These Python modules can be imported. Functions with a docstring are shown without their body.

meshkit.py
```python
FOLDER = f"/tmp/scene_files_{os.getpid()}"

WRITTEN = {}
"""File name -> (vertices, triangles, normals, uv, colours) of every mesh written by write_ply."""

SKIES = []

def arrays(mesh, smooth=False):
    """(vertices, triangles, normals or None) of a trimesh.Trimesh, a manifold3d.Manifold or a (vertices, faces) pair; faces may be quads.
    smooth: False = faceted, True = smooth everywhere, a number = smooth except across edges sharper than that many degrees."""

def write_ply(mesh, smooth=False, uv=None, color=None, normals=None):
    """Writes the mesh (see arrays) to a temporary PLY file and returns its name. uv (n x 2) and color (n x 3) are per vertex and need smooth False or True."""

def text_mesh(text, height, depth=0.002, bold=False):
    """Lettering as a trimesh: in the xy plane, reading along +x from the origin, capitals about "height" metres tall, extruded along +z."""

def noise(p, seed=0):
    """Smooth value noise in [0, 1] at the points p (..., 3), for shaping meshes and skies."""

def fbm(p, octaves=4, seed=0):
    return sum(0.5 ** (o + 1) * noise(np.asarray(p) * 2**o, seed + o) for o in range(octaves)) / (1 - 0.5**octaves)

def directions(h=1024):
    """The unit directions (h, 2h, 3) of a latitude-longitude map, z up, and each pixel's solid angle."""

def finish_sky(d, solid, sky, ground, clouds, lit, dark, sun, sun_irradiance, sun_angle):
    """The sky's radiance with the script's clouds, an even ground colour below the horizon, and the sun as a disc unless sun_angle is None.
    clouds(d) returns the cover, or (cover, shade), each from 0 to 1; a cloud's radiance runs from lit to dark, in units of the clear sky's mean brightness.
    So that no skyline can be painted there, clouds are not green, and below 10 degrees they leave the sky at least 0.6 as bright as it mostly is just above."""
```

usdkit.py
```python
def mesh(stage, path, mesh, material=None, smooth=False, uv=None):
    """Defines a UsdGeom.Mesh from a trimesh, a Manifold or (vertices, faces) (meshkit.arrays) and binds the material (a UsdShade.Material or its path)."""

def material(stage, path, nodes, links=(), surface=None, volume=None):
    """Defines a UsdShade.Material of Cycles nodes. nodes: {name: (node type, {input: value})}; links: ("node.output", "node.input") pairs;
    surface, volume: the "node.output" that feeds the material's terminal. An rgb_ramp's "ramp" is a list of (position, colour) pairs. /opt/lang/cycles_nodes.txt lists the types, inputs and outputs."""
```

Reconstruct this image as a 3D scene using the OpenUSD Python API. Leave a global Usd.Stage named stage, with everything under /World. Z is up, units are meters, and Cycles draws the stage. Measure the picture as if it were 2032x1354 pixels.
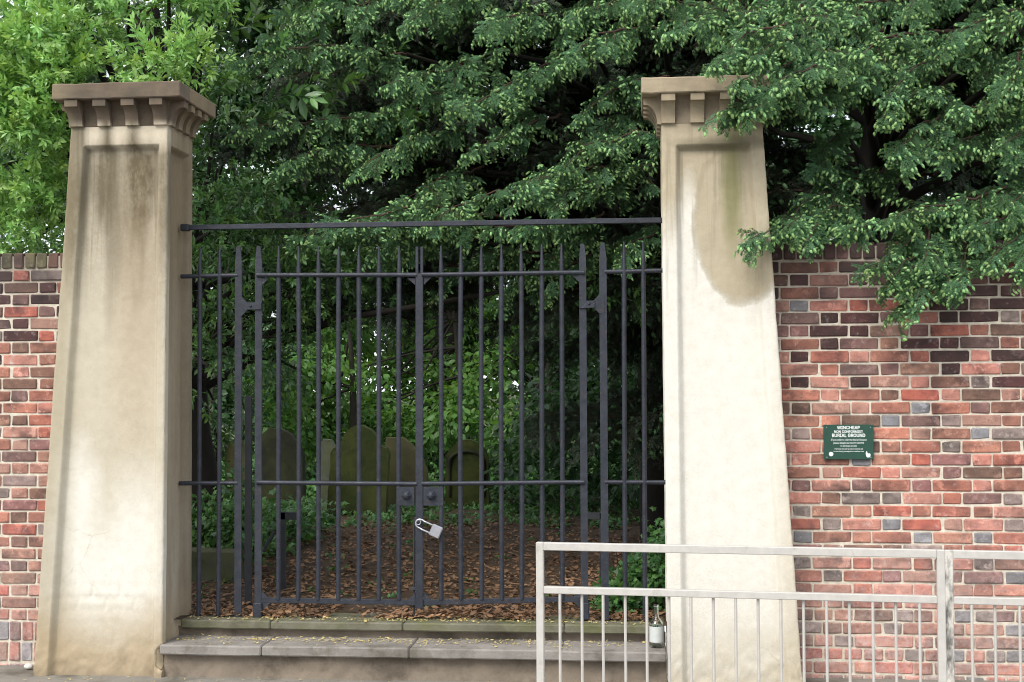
import math, random
import numpy as np, trimesh, usdkit, meshkit
from shapely.geometry import Polygon
from scipy.spatial.transform import Rotation as Rot
from pxr import Usd, UsdGeom, UsdLux, UsdShade, Gf, Sdf, Vt

stage = Usd.Stage.CreateInMemory()
UsdGeom.SetStageUpAxis(stage, 'Z')
UsdGeom.SetStageMetersPerUnit(stage, 1.0)
UsdGeom.Xform.Define(stage, '/World')
UsdGeom.Scope.Define(stage, '/World/Looks')
random.seed(7)
rng = np.random.default_rng(11)

# ------------------------------------------------------------------ camera, sky, sun, exposure
EXPOSURE = 1.38
SKY_STRENGTH, SKY_FILL = 0.12, 5.2
SUN_POWER, SUN_ANGLE, SUN_ELEV, SUN_AZ = 0.4, 35.0, 46.0, -150.0     # azimuth: atan2(x, y) of the direction towards the sun
FPX, CAM = 2700.0, np.array([0.0, -8.0, 1.68])
_yaw, _pitch, _roll = math.atan(259 / FPX), math.atan(90 / FPX), 0.0045
_f = np.array([-math.sin(_yaw) * math.cos(_pitch), math.cos(_yaw) * math.cos(_pitch), math.sin(_pitch)])
_r = np.cross(_f, [0, 0, 1.0]); _r /= np.linalg.norm(_r)
_u = np.cross(_r, _f)
_r, _u = _r * math.cos(_roll) - _u * math.sin(_roll), _u * math.cos(_roll) + _r * math.sin(_roll)
cam = UsdGeom.Camera.Define(stage, '/World/camera')
cam.CreateHorizontalApertureAttr(36.0)
cam.CreateVerticalApertureAttr(36.0 * 682 / 1024)
cam.CreateFocalLengthAttr(36.0 * FPX / 2032)
cam.CreateClippingRangeAttr(Gf.Vec2f(0.05, 2000))
cam.CreateExposureAttr(EXPOSURE)
m4 = Gf.Matrix4d(*_r, 0, *_u, 0, *(-_f), 0, *CAM, 1)
cam.AddTransformOp().Set(m4)


def at(px, py, Y):
    """the point of the plane y = Y that the photograph shows at (px, py)"""
    d = _f * FPX + _r * (px - 1016) + _u * (677 - py)
    return CAM + d * ((Y - CAM[1]) / d[1])


def atz(px, py, z):
    d = _f * FPX + _r * (px - 1016) + _u * (677 - py)
    return CAM + d * ((z - CAM[2]) / d[2])


class Out(str):
    pass


class G:
    """collects the nodes of one material"""
    def __init__(s):
        s.nodes, s.links = {}, []

    def __call__(s, kind, out=None, **kw):
        name = f'n{len(s.nodes)}'
        lit = {}
        for k, v in kw.items():
            if isinstance(v, Out):
                s.links.append((str(v), f'{name}.{k}'))
            else:
                lit[k] = v
        s.nodes[name] = (kind, lit)
        outs = dict(noise_texture='fac', mix='color', math='result' if False else 'value', map_range='result', rgb_ramp='color', principled_bsdf='BSDF',
                    bump='normal', geometry='position', mapping='vector', attribute='fac', object_info='random', separate_xyz='x', translucent_bsdf='BSDF',
                    mix_closure='closure', voronoi_texture='distance', hsv='color', vector_math='vector', transparent_bsdf='BSDF', glossy_bsdf='BSDF', fresnel='fac',
                    glass_bsdf='BSDF', texture_coordinate='object', sky_texture='color', background_shader='background', diffuse_bsdf='BSDF', combine_xyz='vector', white_noise_texture='value')
        return Out(f'{name}.{out or outs[kind]}')

    def build(s, path, surface):
        return usdkit.material(stage, path, s.nodes, s.links, surface=str(surface))

    # short cuts
    def pos(s):
        return s('geometry')

    def noise(s, vec, scale, detail=3, rough=0.55, stretch=None, dist=0.0, loc=(0, 0, 0)):
        if stretch is not None or loc != (0, 0, 0):
            vec = s('mapping', vector=vec, scale=stretch or (1, 1, 1), location=loc)
        return s('noise_texture', vector=vec, scale=scale, detail=detail, roughness=rough, distortion=dist)

    def rng(s, v, a, b, c=0.0, d=1.0):
        return s('map_range', value=v, from_min=a, from_max=b, to_min=c, to_max=d, clamp=True)

    def mul(s, a, b):
        return s('math', math_type='multiply', value1=a, value2=b)

    def add(s, a, b):
        return s('math', math_type='add', value1=a, value2=b)

    def mix(s, fac, a, b, t='mix'):
        return s('mix', mix_type=t, fac=fac, color1=a, color2=b)

    def blob(s, pos, c, r, soft=0.5, warp=None):
        """soft ellipsoid mask of centre c and radii r"""
        v = s('mapping', vector=pos, location=tuple(-np.array(c) / np.array(r)), scale=tuple(1 / np.array(r)))
        ln = s('vector_math', out='value', math_type='length', vector1=v)
        if warp is not None:
            ln = s.add(ln, warp)
        return s.rng(ln, 1 + soft, 1 - soft)


# the sky: overcast, a single scattering sky under an almost closed sheet of white cloud
g = G()
sky = g('sky_texture', sky_type='single_scattering', sun_disc=False, sun_elevation=math.radians(SUN_ELEV), sun_rotation=math.radians(SUN_AZ))
tc = g('texture_coordinate', out='generated')
cn = g('noise_texture', vector=tc, scale=2.2, detail=5, roughness=0.55)
cover = g.rng(cn, 0.25, 0.75, 0.72, 0.94)
cloud = g.mix(cn, (SKY_FILL * 0.92, SKY_FILL * 0.98, SKY_FILL * 1.06), (SKY_FILL * 1.05, SKY_FILL * 1.06, SKY_FILL * 1.07))
bg = g('background_shader', color=g.mix(cover, sky, cloud), strength=SKY_STRENGTH)
skymat = g.build('/World/Looks/overcast_sky', bg)
dome = UsdLux.DomeLight.Define(stage, '/World/sky')
dome.CreateIntensityAttr(1.0)
UsdShade.MaterialBindingAPI.Apply(dome.GetPrim()).Bind(skymat)
dome.GetPrim().SetCustomDataByKey('kind', 'structure')
dome.GetPrim().SetCustomDataByKey('label', 'white overcast sky glimpsed through the leaves')
sun = UsdLux.DistantLight.Define(stage, '/World/sun')
sun.CreateIntensityAttr(SUN_POWER)
sun.CreateAngleAttr(SUN_ANGLE)
sun.CreateNormalizeAttr(True)
sun.CreateColorAttr(Gf.Vec3f(1.0, 0.96, 0.9))
_az, _el = math.radians(SUN_AZ), math.radians(SUN_ELEV)
_sd = np.array([math.sin(_az) * math.cos(_el), math.cos(_az) * math.cos(_el), math.sin(_el)])
_x = np.cross([0, 0, 1.0], _sd); _x /= np.linalg.norm(_x)
_y = np.cross(_sd, _x)
sun.AddTransformOp().Set(Gf.Matrix4d(*_x, 0, *_y, 0, *_sd, 0, 0, 0, 20, 1))

# ------------------------------------------------------------------ helpers
ORIGIN, USED = {}, {}


def numbered(parent, name):
    k = (parent, name)
    n = USED.get(k, -1) + 1
    USED[k] = n
    return name if n == 0 else f'{name}_{n:03d}'


def tag(prim, label=None, cat=None, group=None, kind=None):
    for k, v in (('label', label), ('category', cat), ('group', group), ('kind', kind)):
        if v:
            prim.SetCustomDataByKey(k, v)
    return prim


def thing(name, label, cat, loc=(0, 0, 0), group=None, kind=None):
    path = '/World/' + numbered('/World', name)
    x = UsdGeom.Xform.Define(stage, path)
    x.AddTranslateOp().Set(Gf.Vec3d(*map(float, loc)))
    ORIGIN[path] = np.array(loc, float)
    return tag(x.GetPrim(), label, cat, group, kind)


def arrays(mesh, smooth):
    return meshkit.arrays(mesh, smooth)


def obj(name, mesh, mat, parent=None, smooth=False, label=None, kind=None):
    pp = '/World' if parent is None else str(parent.GetPath())
    path = pp + '/' + numbered(pp, name)
    o = ORIGIN.get(pp, np.zeros(3))
    ORIGIN[path] = o
    if hasattr(mesh, 'vertices'):
        mesh = mesh.copy()
        mesh.apply_translation(-o)
    else:
        mesh = (np.asarray(mesh[0], float) - o, mesh[1])
    m = usdkit.mesh(stage, path, mesh, mat, smooth=smooth)
    return tag(m.GetPrim(), label=label, kind=kind)


class MB:
    """collects pieces into one mesh"""
    def __init__(s):
        s.v, s.f, s.n = [], [], 0

    def add(s, v, f):
        v, f = np.asarray(v, float), np.asarray(f, int)
        if f.shape[1] == 4:
            f = np.vstack([f[:, [0, 1, 2]], f[:, [0, 2, 3]]])
        s.v.append(v); s.f.append(f + s.n); s.n += len(v)
        return s

    def mesh(s, m):
        return s.add(m.vertices, m.faces)

    def get(s):
        return np.vstack(s.v), np.vstack(s.f)


def bevel_box(x0, x1, y0, y1, z0, z1, b=0.004):
    """box with chamfered edges (convex hull of its inset corners)"""
    p = []
    for sx in (0, 1):
        for sy in (0, 1):
            for sz in (0, 1):
                c = np.array([(x0, x1)[sx], (y0, y1)[sy], (z0, z1)[sz]], float)
                i = np.array([1 - 2 * sx, 1 - 2 * sy, 1 - 2 * sz]) * b
                for k in range(3):
                    d = i.copy(); d[k] = 0
                    p.append(c + d)
    return trimesh.convex.convex_hull(np.array(p))


def obox(a, b, w, d, bev=0.002, depth_dir=(0, 1, 0)):
    """bar of rectangular section from a to b: w across (in the picture plane), d along depth_dir"""
    a, b = np.asarray(a, float), np.asarray(b, float)
    t = b - a; L = np.linalg.norm(t); t /= L
    dd = np.asarray(depth_dir, float); dd = dd - t * dd.dot(t); dd /= np.linalg.norm(dd)
    s = np.cross(dd, t)
    m = bevel_box(0, L, -w / 2, w / 2, -d / 2, d / 2, bev)
    M = np.eye(4); M[:3, 0], M[:3, 1], M[:3, 2], M[:3, 3] = t, s, dd, a
    if np.linalg.det(M[:3, :3]) < 0:
        M[:3, 1] *= -1
    m.apply_transform(M)
    return m


def tube(points, radii, sides=8, cap=True):
    p = np.asarray(points, float)
    t = np.gradient(p, axis=0); t /= np.linalg.norm(t, axis=1, keepdims=True) + 1e-12
    ref = np.array([0, 1.0, 0]) if abs(t[0][1]) < 0.8 else np.array([1.0, 0, 0])
    a = np.cross(t, ref); a /= np.linalg.norm(a, axis=1, keepdims=True) + 1e-12
    b = np.cross(t, a)
    r = np.broadcast_to(radii, (len(p),))
    an = np.arange(sides) * 2 * np.pi / sides
    v = (p[:, None] + r[:, None, None] * (np.cos(an)[None, :, None] * a[:, None] + np.sin(an)[None, :, None] * b[:, None])).reshape(-1, 3)
    f = []
    for i in range(len(p) - 1):
        for j in range(sides):
            k = (j + 1) % sides
            f.append((i * sides + j, (i + 1) * sides + j, (i + 1) * sides + k, i * sides + k))
    f = np.array(f)
    f = np.vstack([f[:, [0, 1, 2]], f[:, [0, 2, 3]]])
    if cap:
        n = len(v)
        v = np.vstack([v, p[0], p[-1]])
        e = (len(p) - 1) * sides
        c = [(n, j, (j + 1) % sides) for j in range(sides)] + [(n + 1, e + (j + 1) % sides, e + j) for j in range(sides)]
        f = np.vstack([f, np.array(c)])
    return v, f


def lathe(profile, loc, sides=28):
    """profile of (radius, z)"""
    pr = np.array(profile, float)
    an = np.arange(sides) * 2 * np.pi / sides
    v = np.stack([pr[:, 0, None] * np.cos(an), pr[:, 0, None] * np.sin(an), np.repeat(pr[:, 1, None], sides, 1)], -1).reshape(-1, 3) + np.asarray(loc)
    f = []
    for i in range(len(pr) - 1):
        for j in range(sides):
            k = (j + 1) % sides
            f.append((i * sides + j, i * sides + k, (i + 1) * sides + k, (i + 1) * sides + j))
    return v, np.array(f)


def extrude_y(poly, y0, y1):
    """a polygon of (x, z) points extruded from y0 to y1"""
    p = Polygon(poly)
    m = trimesh.creation.extrude_polygon(p, abs(y1 - y0), engine='earcut')
    v = np.array(m.vertices)
    m.vertices = np.stack([v[:, 0], max(y0, y1) - v[:, 2], v[:, 1]], 1)
    return m


# ------------------------------------------------------------------ materials
L = '/World/Looks/'


def simple(name, col, rough=0.6, var=0.3, scale=30, metallic=0.0, bump=0.15, spec=0.5, col2=None):
    g = G(); p = g.pos()
    n = g.noise(p, scale, 4)
    c2 = col2 or tuple(np.array(col) * (1 - var))
    c = g.mix(g.rng(n, 0.35, 0.68), col, c2)
    nb = g('bump', height=g.noise(p, scale * 4, 3), strength=bump, distance=0.004)
    return g.build(L + name, g('principled_bsdf', base_color=c, roughness=rough, metallic=metallic, normal=nb, specular_ior_level=spec))


def brick_mat(name, col, col2, dark=(0.035, 0.022, 0.022), pale=0.0):
    g = G(); p = g.pos()
    r = g('object_info')
    n = g.noise(p, 14, 4, 0.6)
    c = g.mix(g.rng(n, 0.3, 0.7), col, col2)
    # burnt ends and scorched patches
    n2 = g.noise(p, 5.0, 3, 0.6, stretch=(1, 1, 1.6))
    c = g.mix(g.mul(g.rng(n2, 0.46, 0.70), 0.8), c, dark)
    # spalled, paler skin
    n5 = g.noise(p, 11, 5, 0.7, loc=(4, 2, 7))
    c = g.mix(g.mul(g.rng(n5, 0.55, 0.62), 0.5), c, tuple(min(1, q * 1.5 + .03) for q in col))
    # fine grit
    n3 = g.noise(p, 160, 2)
    c = g.mix(g.rng(n3, 0.62, 0.75), c, tuple(np.array(dark) * 1.3))
    # lime and mortar smears
    n4 = g.noise(p, 22, 4, 0.65)
    zz = g('separate_xyz', out='z', vector=p)
    c = g.mix(g.mul(g.rng(n4, 0.58, 0.75), 0.45 + pale), c, (0.46, 0.41, 0.38))
    # salts blooming on the lower courses, grime and tree shade painted over the top ones
    low = g.rng(g.add(zz, g.mul(g.noise(p, 3, 3), 0.5)), 1.25, 0.35)
    c = g.mix(g.mul(low, g.rng(g.noise(p, 30, 4, 0.7), 0.35, 0.75, 0.06, 0.55)), c, (0.50, 0.42, 0.40))
    high = g.rng(g.add(zz, g.mul(g.noise(p, 2.2, 3, stretch=(1, 1, .35)), 0.9)), 2.35, 2.95)
    c = g.mix(g.mul(high, 0.6), c, (0.062, 0.040, 0.037))
    c = g('hsv', color=c, hue=g.rng(r, 0, 1, 0.515, 0.498), saturation=g.rng(g.mul(r, 7.3), 0, 7.3, 0.82, 1.02), value=g.rng(r, 0, 1, 0.75, 1.2))
    h = g.add(g.noise(p, 90, 4, 0.65), g.mul(g.noise(p, 20, 3), 1.5))
    b = g('bump', height=h, strength=0.5, distance=0.005)
    return g.build(L + name, g('principled_bsdf', base_color=c, roughness=0.85, normal=b, specular_ior_level=0.3))


BR = dict(
    red=brick_mat('red_brick', (0.39, 0.120, 0.080), (0.28, 0.078, 0.058)),
    orange=brick_mat('orange_red_brick', (0.43, 0.18, 0.12), (0.33, 0.125, 0.088)),
    pink=brick_mat('pale_red_brick', (0.45, 0.205, 0.155), (0.34, 0.14, 0.11), pale=0.25),
    plum=brick_mat('plum_brick', (0.235, 0.112, 0.10), (0.16, 0.078, 0.072)),
    brown=brick_mat('brown_brick', (0.24, 0.11, 0.075), (0.165, 0.072, 0.055)),
    blue=brick_mat('blue_grey_brick', (0.23, 0.225, 0.235), (0.145, 0.135, 0.14), dark=(0.08, 0.075, 0.08)),
    grey=brick_mat('mauve_grey_brick', (0.29, 0.215, 0.19), (0.20, 0.14, 0.125), pale=0.2),
    dark=brick_mat('sooty_brick', (0.085, 0.032, 0.03), (0.055, 0.025, 0.025), dark=(0.02, 0.016, 0.016)),
    mossy=brick_mat('mossy_brick', (0.21, 0.19, 0.075), (0.13, 0.13, 0.055), dark=(0.03, 0.03, 0.018)),
)

g = G(); p = g.pos()
zz = g('separate_xyz', out='z', vector=p)
n = g.noise(p, 35, 4)
c = g.mix(g.rng(n, 0.3, 0.7), (0.62, 0.565, 0.465), (0.44, 0.39, 0.315))
grime_shade = g.rng(g.add(zz, g.mul(g.noise(p, 2.5, 3), 0.7)), 2.45, 2.95, 0, 0.75)  # top joints darkened for grime and tree shade together
c = g.mix(grime_shade, c, (0.14, 0.11, 0.085))
b = g('bump', height=g.noise(p, 120, 4, 0.7), strength=0.6, distance=0.006)
MORTAR = g.build(L + 'lime_mortar', g('principled_bsdf', base_color=c, roughness=0.95, normal=b, specular_ior_level=0.2))

def iron_mat():
    g = G(); p = g.pos()
    c = g.mix(g.rng(g.noise(p, 18, 4), .35, .68), (0.013, 0.015, 0.023), (0.023, 0.026, 0.036))
    c = g.mix(g.mul(g.rng(g.noise(p, 26, 5, .7), .60, .70), .7), c, (0.055, 0.030, 0.018))
    c = g.mix(g.mul(g.rng(g.noise(p, 120, 2), .68, .74), .8), c, (0.13, 0.13, 0.12))
    h = g.add(g.noise(p, 70, 4), g.mul(g.noise(p, 24, 3), 1.2))
    b = g('bump', height=h, strength=.35, distance=.004)
    return g.build(L + 'dark_painted_iron', g('principled_bsdf', base_color=c, roughness=g.rng(g.noise(p, 30, 3), .3, .7, .38, .62), normal=b, specular_ior_level=.4))


IRON = iron_mat()
IRON_OLD = simple('dull_painted_iron', (0.020, 0.022, 0.028), rough=0.6, var=0.4, scale=18, bump=0.3)


def galv():
    g = G(); p = g.pos()
    n = g.noise(p, 25, 4)
    c = g.mix(g.rng(n, 0.3, 0.7), (0.50, 0.475, 0.435), (0.43, 0.41, 0.38))
    n2 = g.noise(p, 9, 4, 0.7, stretch=(1, 1, 0.5))
    c = g.mix(g.mul(g.rng(n2, 0.62, 0.74), 0.5), c, (0.24, 0.20, 0.16))
    b = g('bump', height=g.noise(p, 150, 3), strength=0.15, distance=0.002)
    return g.build(L + 'galvanised_steel', g('principled_bsdf', base_color=c, roughness=0.5, metallic=0.25, normal=b))


def galv_stained():
    g = G(); p = g.pos()
    zz = g('separate_xyz', out='z', vector=p)
    n2 = g.noise(p, 14, 4, 0.7, stretch=(1, 1, 0.4))
    c = g.mix(g.rng(n2, 0.42, 0.6), (0.55, 0.52, 0.47), (0.10, 0.095, 0.085))
    return g.build(L + 'weathered_galvanised_post', g('principled_bsdf', base_color=c, roughness=0.55, metallic=0.25))


GALV, GALV_OLD = galv(), galv_stained()


def render_mat(name, side):
    """cream lime render of the gate pillars with its stains; side: 0 left pillar, 1 right pillar"""
    g = G(); p = g.pos()
    zz = g('separate_xyz', out='z', vector=p)
    base = g.mix(g.rng(g.noise(p, 3.0, 4, 0.6), 0.3, 0.7), (0.40, 0.362, 0.288), (0.32, 0.287, 0.222))
    base = g.mix(g.rng(g.noise(p, 60, 3), 0.4, 0.75), base, (0.33, 0.275, 0.195), 'mix')
    warp = g.mul(g.add(g.noise(p, 4, 3), -0.5), 0.8)
    white = (0.60, 0.575, 0.52)
    cream = (0.445, 0.40, 0.315)
    if side == 0:
        c = g.mix(g.blob(p, (-3.15, -.26, 1.25), (.60, 2, 1.0), 0.35, warp), base, cream)
        for cc, rr in (((-3.33, -.26, .98), (.12, 2, .34)), ((-2.98, -.26, .78), (.16, 2, .36)), ((-3.15, -.26, .58), (.36, 2, .30))):
            c = g.mix(g.mul(g.blob(p, cc, rr, 0.6, warp), 0.95), c, white)
        gr_ = g.rng(g.noise(p, 26, 5, 0.7, stretch=(1, 1, .45)), 0.30, 0.58, 0.45, 1.0)
        # rain streaks under the cornice
        st = g.noise(p, 9.0, 3, 0.5, stretch=(1, 1, 0.07))
        up = g.rng(g.add(zz, g.mul(g.noise(p, 2.2, 2, stretch=(3, 3, .3)), 0.9)), 2.5, 3.35)
        c = g.mix(g.mul(g.mul(g.rng(st, 0.42, 0.62), up), 0.8), c, (0.118, 0.10, 0.065))
        c = g.mix(g.mul(g.mul(g.blob(p, (-2.975, -.2, 2.93), (.095, 2, .36), 0.4, warp), 0.97), gr_), c, (0.085, 0.072, 0.045))
        c = g.mix(g.mul(g.mul(g.blob(p, (-3.19, -.2, 2.96), (.06, 2, .28), 0.45, warp), 0.85), gr_), c, (0.11, 0.092, 0.055))
        c = g.mix(g.mul(g.mul(g.blob(p, (-3.375, -.2, 2.8), (.055, 2, .40), 0.45, warp), 0.85), gr_), c, (0.12, 0.10, 0.06))
        c = g.mix(g.mul(g.mul(g.blob(p, (-2.825, -.2, 2.85), (.03, 2, .45), 0.5, warp), 0.75), gr_), c, (0.14, 0.11, 0.065))
        dr = g.noise(p, 30.0, 2, 0.5, stretch=(1, 1, 0.03))
        c = g.mix(g.mul(g.mul(g.rng(dr, 0.56, 0.66), g.rng(g.add(zz, g.mul(g.noise(p, 5, 2, stretch=(2, 2, .2)), 1.0)), 2.55, 3.2)), .5), c, (0.12, 0.095, 0.06))
        # rusty brown run
        c = g.mix(g.mul(g.blob(p, (-2.99, -.2, 2.1), (.12, 2, .75), 0.7, warp), 0.28), c, (0.28, 0.18, 0.085))
        # washed pale bands just below the cornice
        for x in (-3.24, -3.09, -2.93, -2.83):
            c = g.mix(g.mul(g.blob(p, (x, -.2, 3.21), (.05, 2, .09), 0.6, warp), 0.7), c, (0.66, 0.58, 0.46))
        c = g.mix(g.rng(g.add(zz, g.mul(g.add(g.noise(p, 3, 3), -.5), .06)), 3.235, 3.275), c, g.mix(g.rng(g.noise(p, 9, 4), .3, .7), (0.155, 0.115, 0.083), (0.098, 0.082, 0.062)))
        # inner return face: painted browner, standing in for its shade
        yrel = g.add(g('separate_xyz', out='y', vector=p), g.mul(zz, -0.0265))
        side_shade = g.mul(g.rng(yrel, -0.235, -0.215), g.rng(g('separate_xyz', out='x', vector=p), -2.90, -2.86))
        c = g.mix(g.mul(side_shade, g.rng(g.noise(p, 7, 3, .5, stretch=(1, 1, .1)), .3, .65, .55, .95)), c, (0.20, 0.155, 0.10))
        lft = g.rng(g('separate_xyz', out='x', vector=g.add if False else p), -3.32, -3.42)
        c = g.mix(g.mul(lft, .45), c, (0.26, 0.215, 0.135))
        # dirty foot
        foot = g.rng(g.add(zz, g.mul(g.noise(p, 5, 4), 0.5)), 0.75, 0.35)
        c = g.mix(g.mul(foot, 0.75), c, (0.36, 0.28, 0.18))
        foot2 = g.rng(g.add(zz, g.mul(g.noise(p, 9, 4), 0.4)), 0.32, 0.18)
        c = g.mix(g.mul(foot2, 0.6), c, (0.16, 0.12, 0.08))
    else:
        beige = g.mix(g.rng(g.noise(p, 3.0, 4, 0.6), 0.3, 0.7), (0.40, 0.345, 0.25), (0.335, 0.285, 0.20))
        w2 = g.mul(g.add(g.noise(p, 6, 4), -.5), .25)
        xx = g('separate_xyz', out='x', vector=p)
        # dry whitened lower shaft; a damp tongue with an uneven tide mark hangs down from the head
        c = g.mix(g.rng(g.add(zz, g.mul(w2, .6)), 2.78, 2.38), beige, white)
        c = g.mix(g.mul(g.blob(p, (.27, -.2, 2.35), (.07, 2, .48), 0.3, w2), g.rng(xx, .19, .21)), c, white)
        w3 = g.add(w2, g.mul(g.add(g.noise(p, 34, 4, .7), -.5), .06))
        tide = g.blob(p, (.575, -.2, 2.62), (.27, 2, .47), 0.07, w3)
        c = g.mix(tide, c, beige)
        c = g.mix(g.mul(g.mul(tide, g.add(1.0, g.mul(tide, -1.0))), 1.3), c, (0.24, 0.20, 0.13))
        dr = g.noise(p, 26.0, 3, 0.6, stretch=(1, 1, 0.04))
        c = g.mix(g.mul(g.mul(g.rng(dr, 0.52, 0.66), g.rng(g.add(zz, g.mul(g.noise(p, 5, 2, stretch=(2, 2, .2)), 1.0)), 2.5, 3.2)), .4), c, (0.17, 0.145, 0.10))
        edge = g.rng(g('separate_xyz', out='x', vector=p), .70, .80)
        c = g.mix(g.mul(g.mul(edge, g.rng(zz, 2.3, .6, .35, .6)), 0.9), c, (0.44, 0.38, 0.28))
        # green algae run and a dark line along the panel head
        c = g.mix(g.mul(g.blob(p, (.515, -.2, 2.83), (.055, 2, .32), 0.5, warp), 0.8), c, (0.17, 0.165, 0.07))
        c = g.mix(g.mul(g.blob(p, (.47, -.2, 3.06), (.22, 2, .035), 0.6, warp), 0.8), c, (0.13, 0.115, 0.075))
        c = g.mix(g.mul(g.rng(zz, 3.12, 3.22), 0.75), c, g.mix(g.rng(g.noise(p, 8, 4), .3, .7), (0.34, 0.275, 0.19), (0.20, 0.16, 0.11)))
        foot = g.rng(g.add(zz, g.mul(g.noise(p, 5, 4), 0.6)), 0.72, 0.35)
        c = g.mix(g.mul(foot, 0.5), c, (0.40, 0.33, 0.21))
    # mottling of old limewash, hairline cracks
    c = g.mix(1.0, c, g.mix(g.rng(g.noise(p, 17, 5, 0.7), .3, .7), (.92, .91, .885), (1.05, 1.05, 1.04)), 'multiply')
    ck = g('voronoi_texture', feature='distance_to_edge', scale=2.1, vector=g('vector_math', math_type='add', vector1=p, vector2=g('vector_math', math_type='scale', vector1=g('noise_texture', out='color', vector=p, scale=7.0, detail=4), scale=.16)))
    c = g.mix(g.mul(g.mul(g.rng(ck, .006, .001), g.rng(g.noise(p, 1.7, 2), .60, .70)), .3), c, (.22, .18, .13))
    c = g.mix(1.0, c, g.mix(g.rng(g.noise(p, 190, 3, .7), .3, .7), (.90, .895, .88), (1.05, 1.05, 1.05)), 'multiply')
    # small pits and specks
    sp = g.noise(p, 220, 2)
    c = g.mix(g.mul(g.rng(sp, 0.66, 0.72), 0.45), c, (0.16, 0.13, 0.09))
    h = g.add(g.noise(p, 40, 5, 0.65), g.mul(g.noise(p, 8, 3), 0.8))
    b = g('bump', height=h, strength=0.22, distance=0.005)
    return g.build(L + name, g('principled_bsdf', base_color=c, roughness=0.9, normal=b, specular_ior_level=0.25))


RENDER = [render_mat('stained_cream_render', 0), render_mat('whitened_cream_render', 1)]


def stone_mat(name, col, col2, moss=0.0, dirt=(0.07, 0.06, 0.04)):
    g = G(); p = g.pos()
    c = g.mix(g.rng(g.noise(p, 6, 5, 0.65), 0.3, 0.7), col, col2)
    c = g.mix(g.mul(g.rng(g.noise(p, 3.2, 5, 0.7), 0.5, 0.65), 0.65), c, dirt)
    c = g.mix(g.rng(g.noise(p, 150, 2), 0.6, 0.75, 0, 0.5), c, dirt)
    if moss:
        c = g.mix(g.mul(g.rng(g.noise(p, 4, 5, 0.65, loc=(3, 1, 2)), 0.42, 0.62), moss), c, (0.075, 0.085, 0.02))
    b = g('bump', height=g.add(g.noise(p, 70, 5, 0.65), g.noise(p, 12, 3)), strength=0.4, distance=0.006)
    return g.build(L + name, g('principled_bsdf', base_color=c, roughness=0.85, normal=b, specular_ior_level=0.3))


SHADED_BED = [stone_mat('sooty_cornice_render', (0.13, 0.10, 0.068), (0.085, 0.064, 0.045), dirt=(0.04, 0.032, 0.022)), stone_mat('dusty_cornice_render', (0.27, 0.22, 0.155), (0.19, 0.15, 0.105), dirt=(0.08, 0.065, 0.045))]  # bed colours hold the shade between the ribs along with grime
STEP = stone_mat('grey_step_stone', (0.25, 0.228, 0.205), (0.175, 0.16, 0.145))
STEP_MOSS = stone_mat('mossy_step_stone', (0.16, 0.15, 0.11), (0.11, 0.105, 0.075), moss=0.6)
RISER = stone_mat('brown_riser_render', (0.23, 0.185, 0.14), (0.16, 0.13, 0.10), dirt=(0.07, 0.055, 0.04))
GRAVE_MOSS = stone_mat('moss_green_headstone', (0.040, 0.056, 0.011), (0.020, 0.030, 0.006), moss=0.7, dirt=(0.02, 0.022, 0.01))
GRAVE_DARK = stone_mat('dark_ivy_stained_headstone', (0.020, 0.022, 0.010), (0.012, 0.014, 0.008), moss=0.3, dirt=(0.008, 0.008, 0.006))
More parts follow.
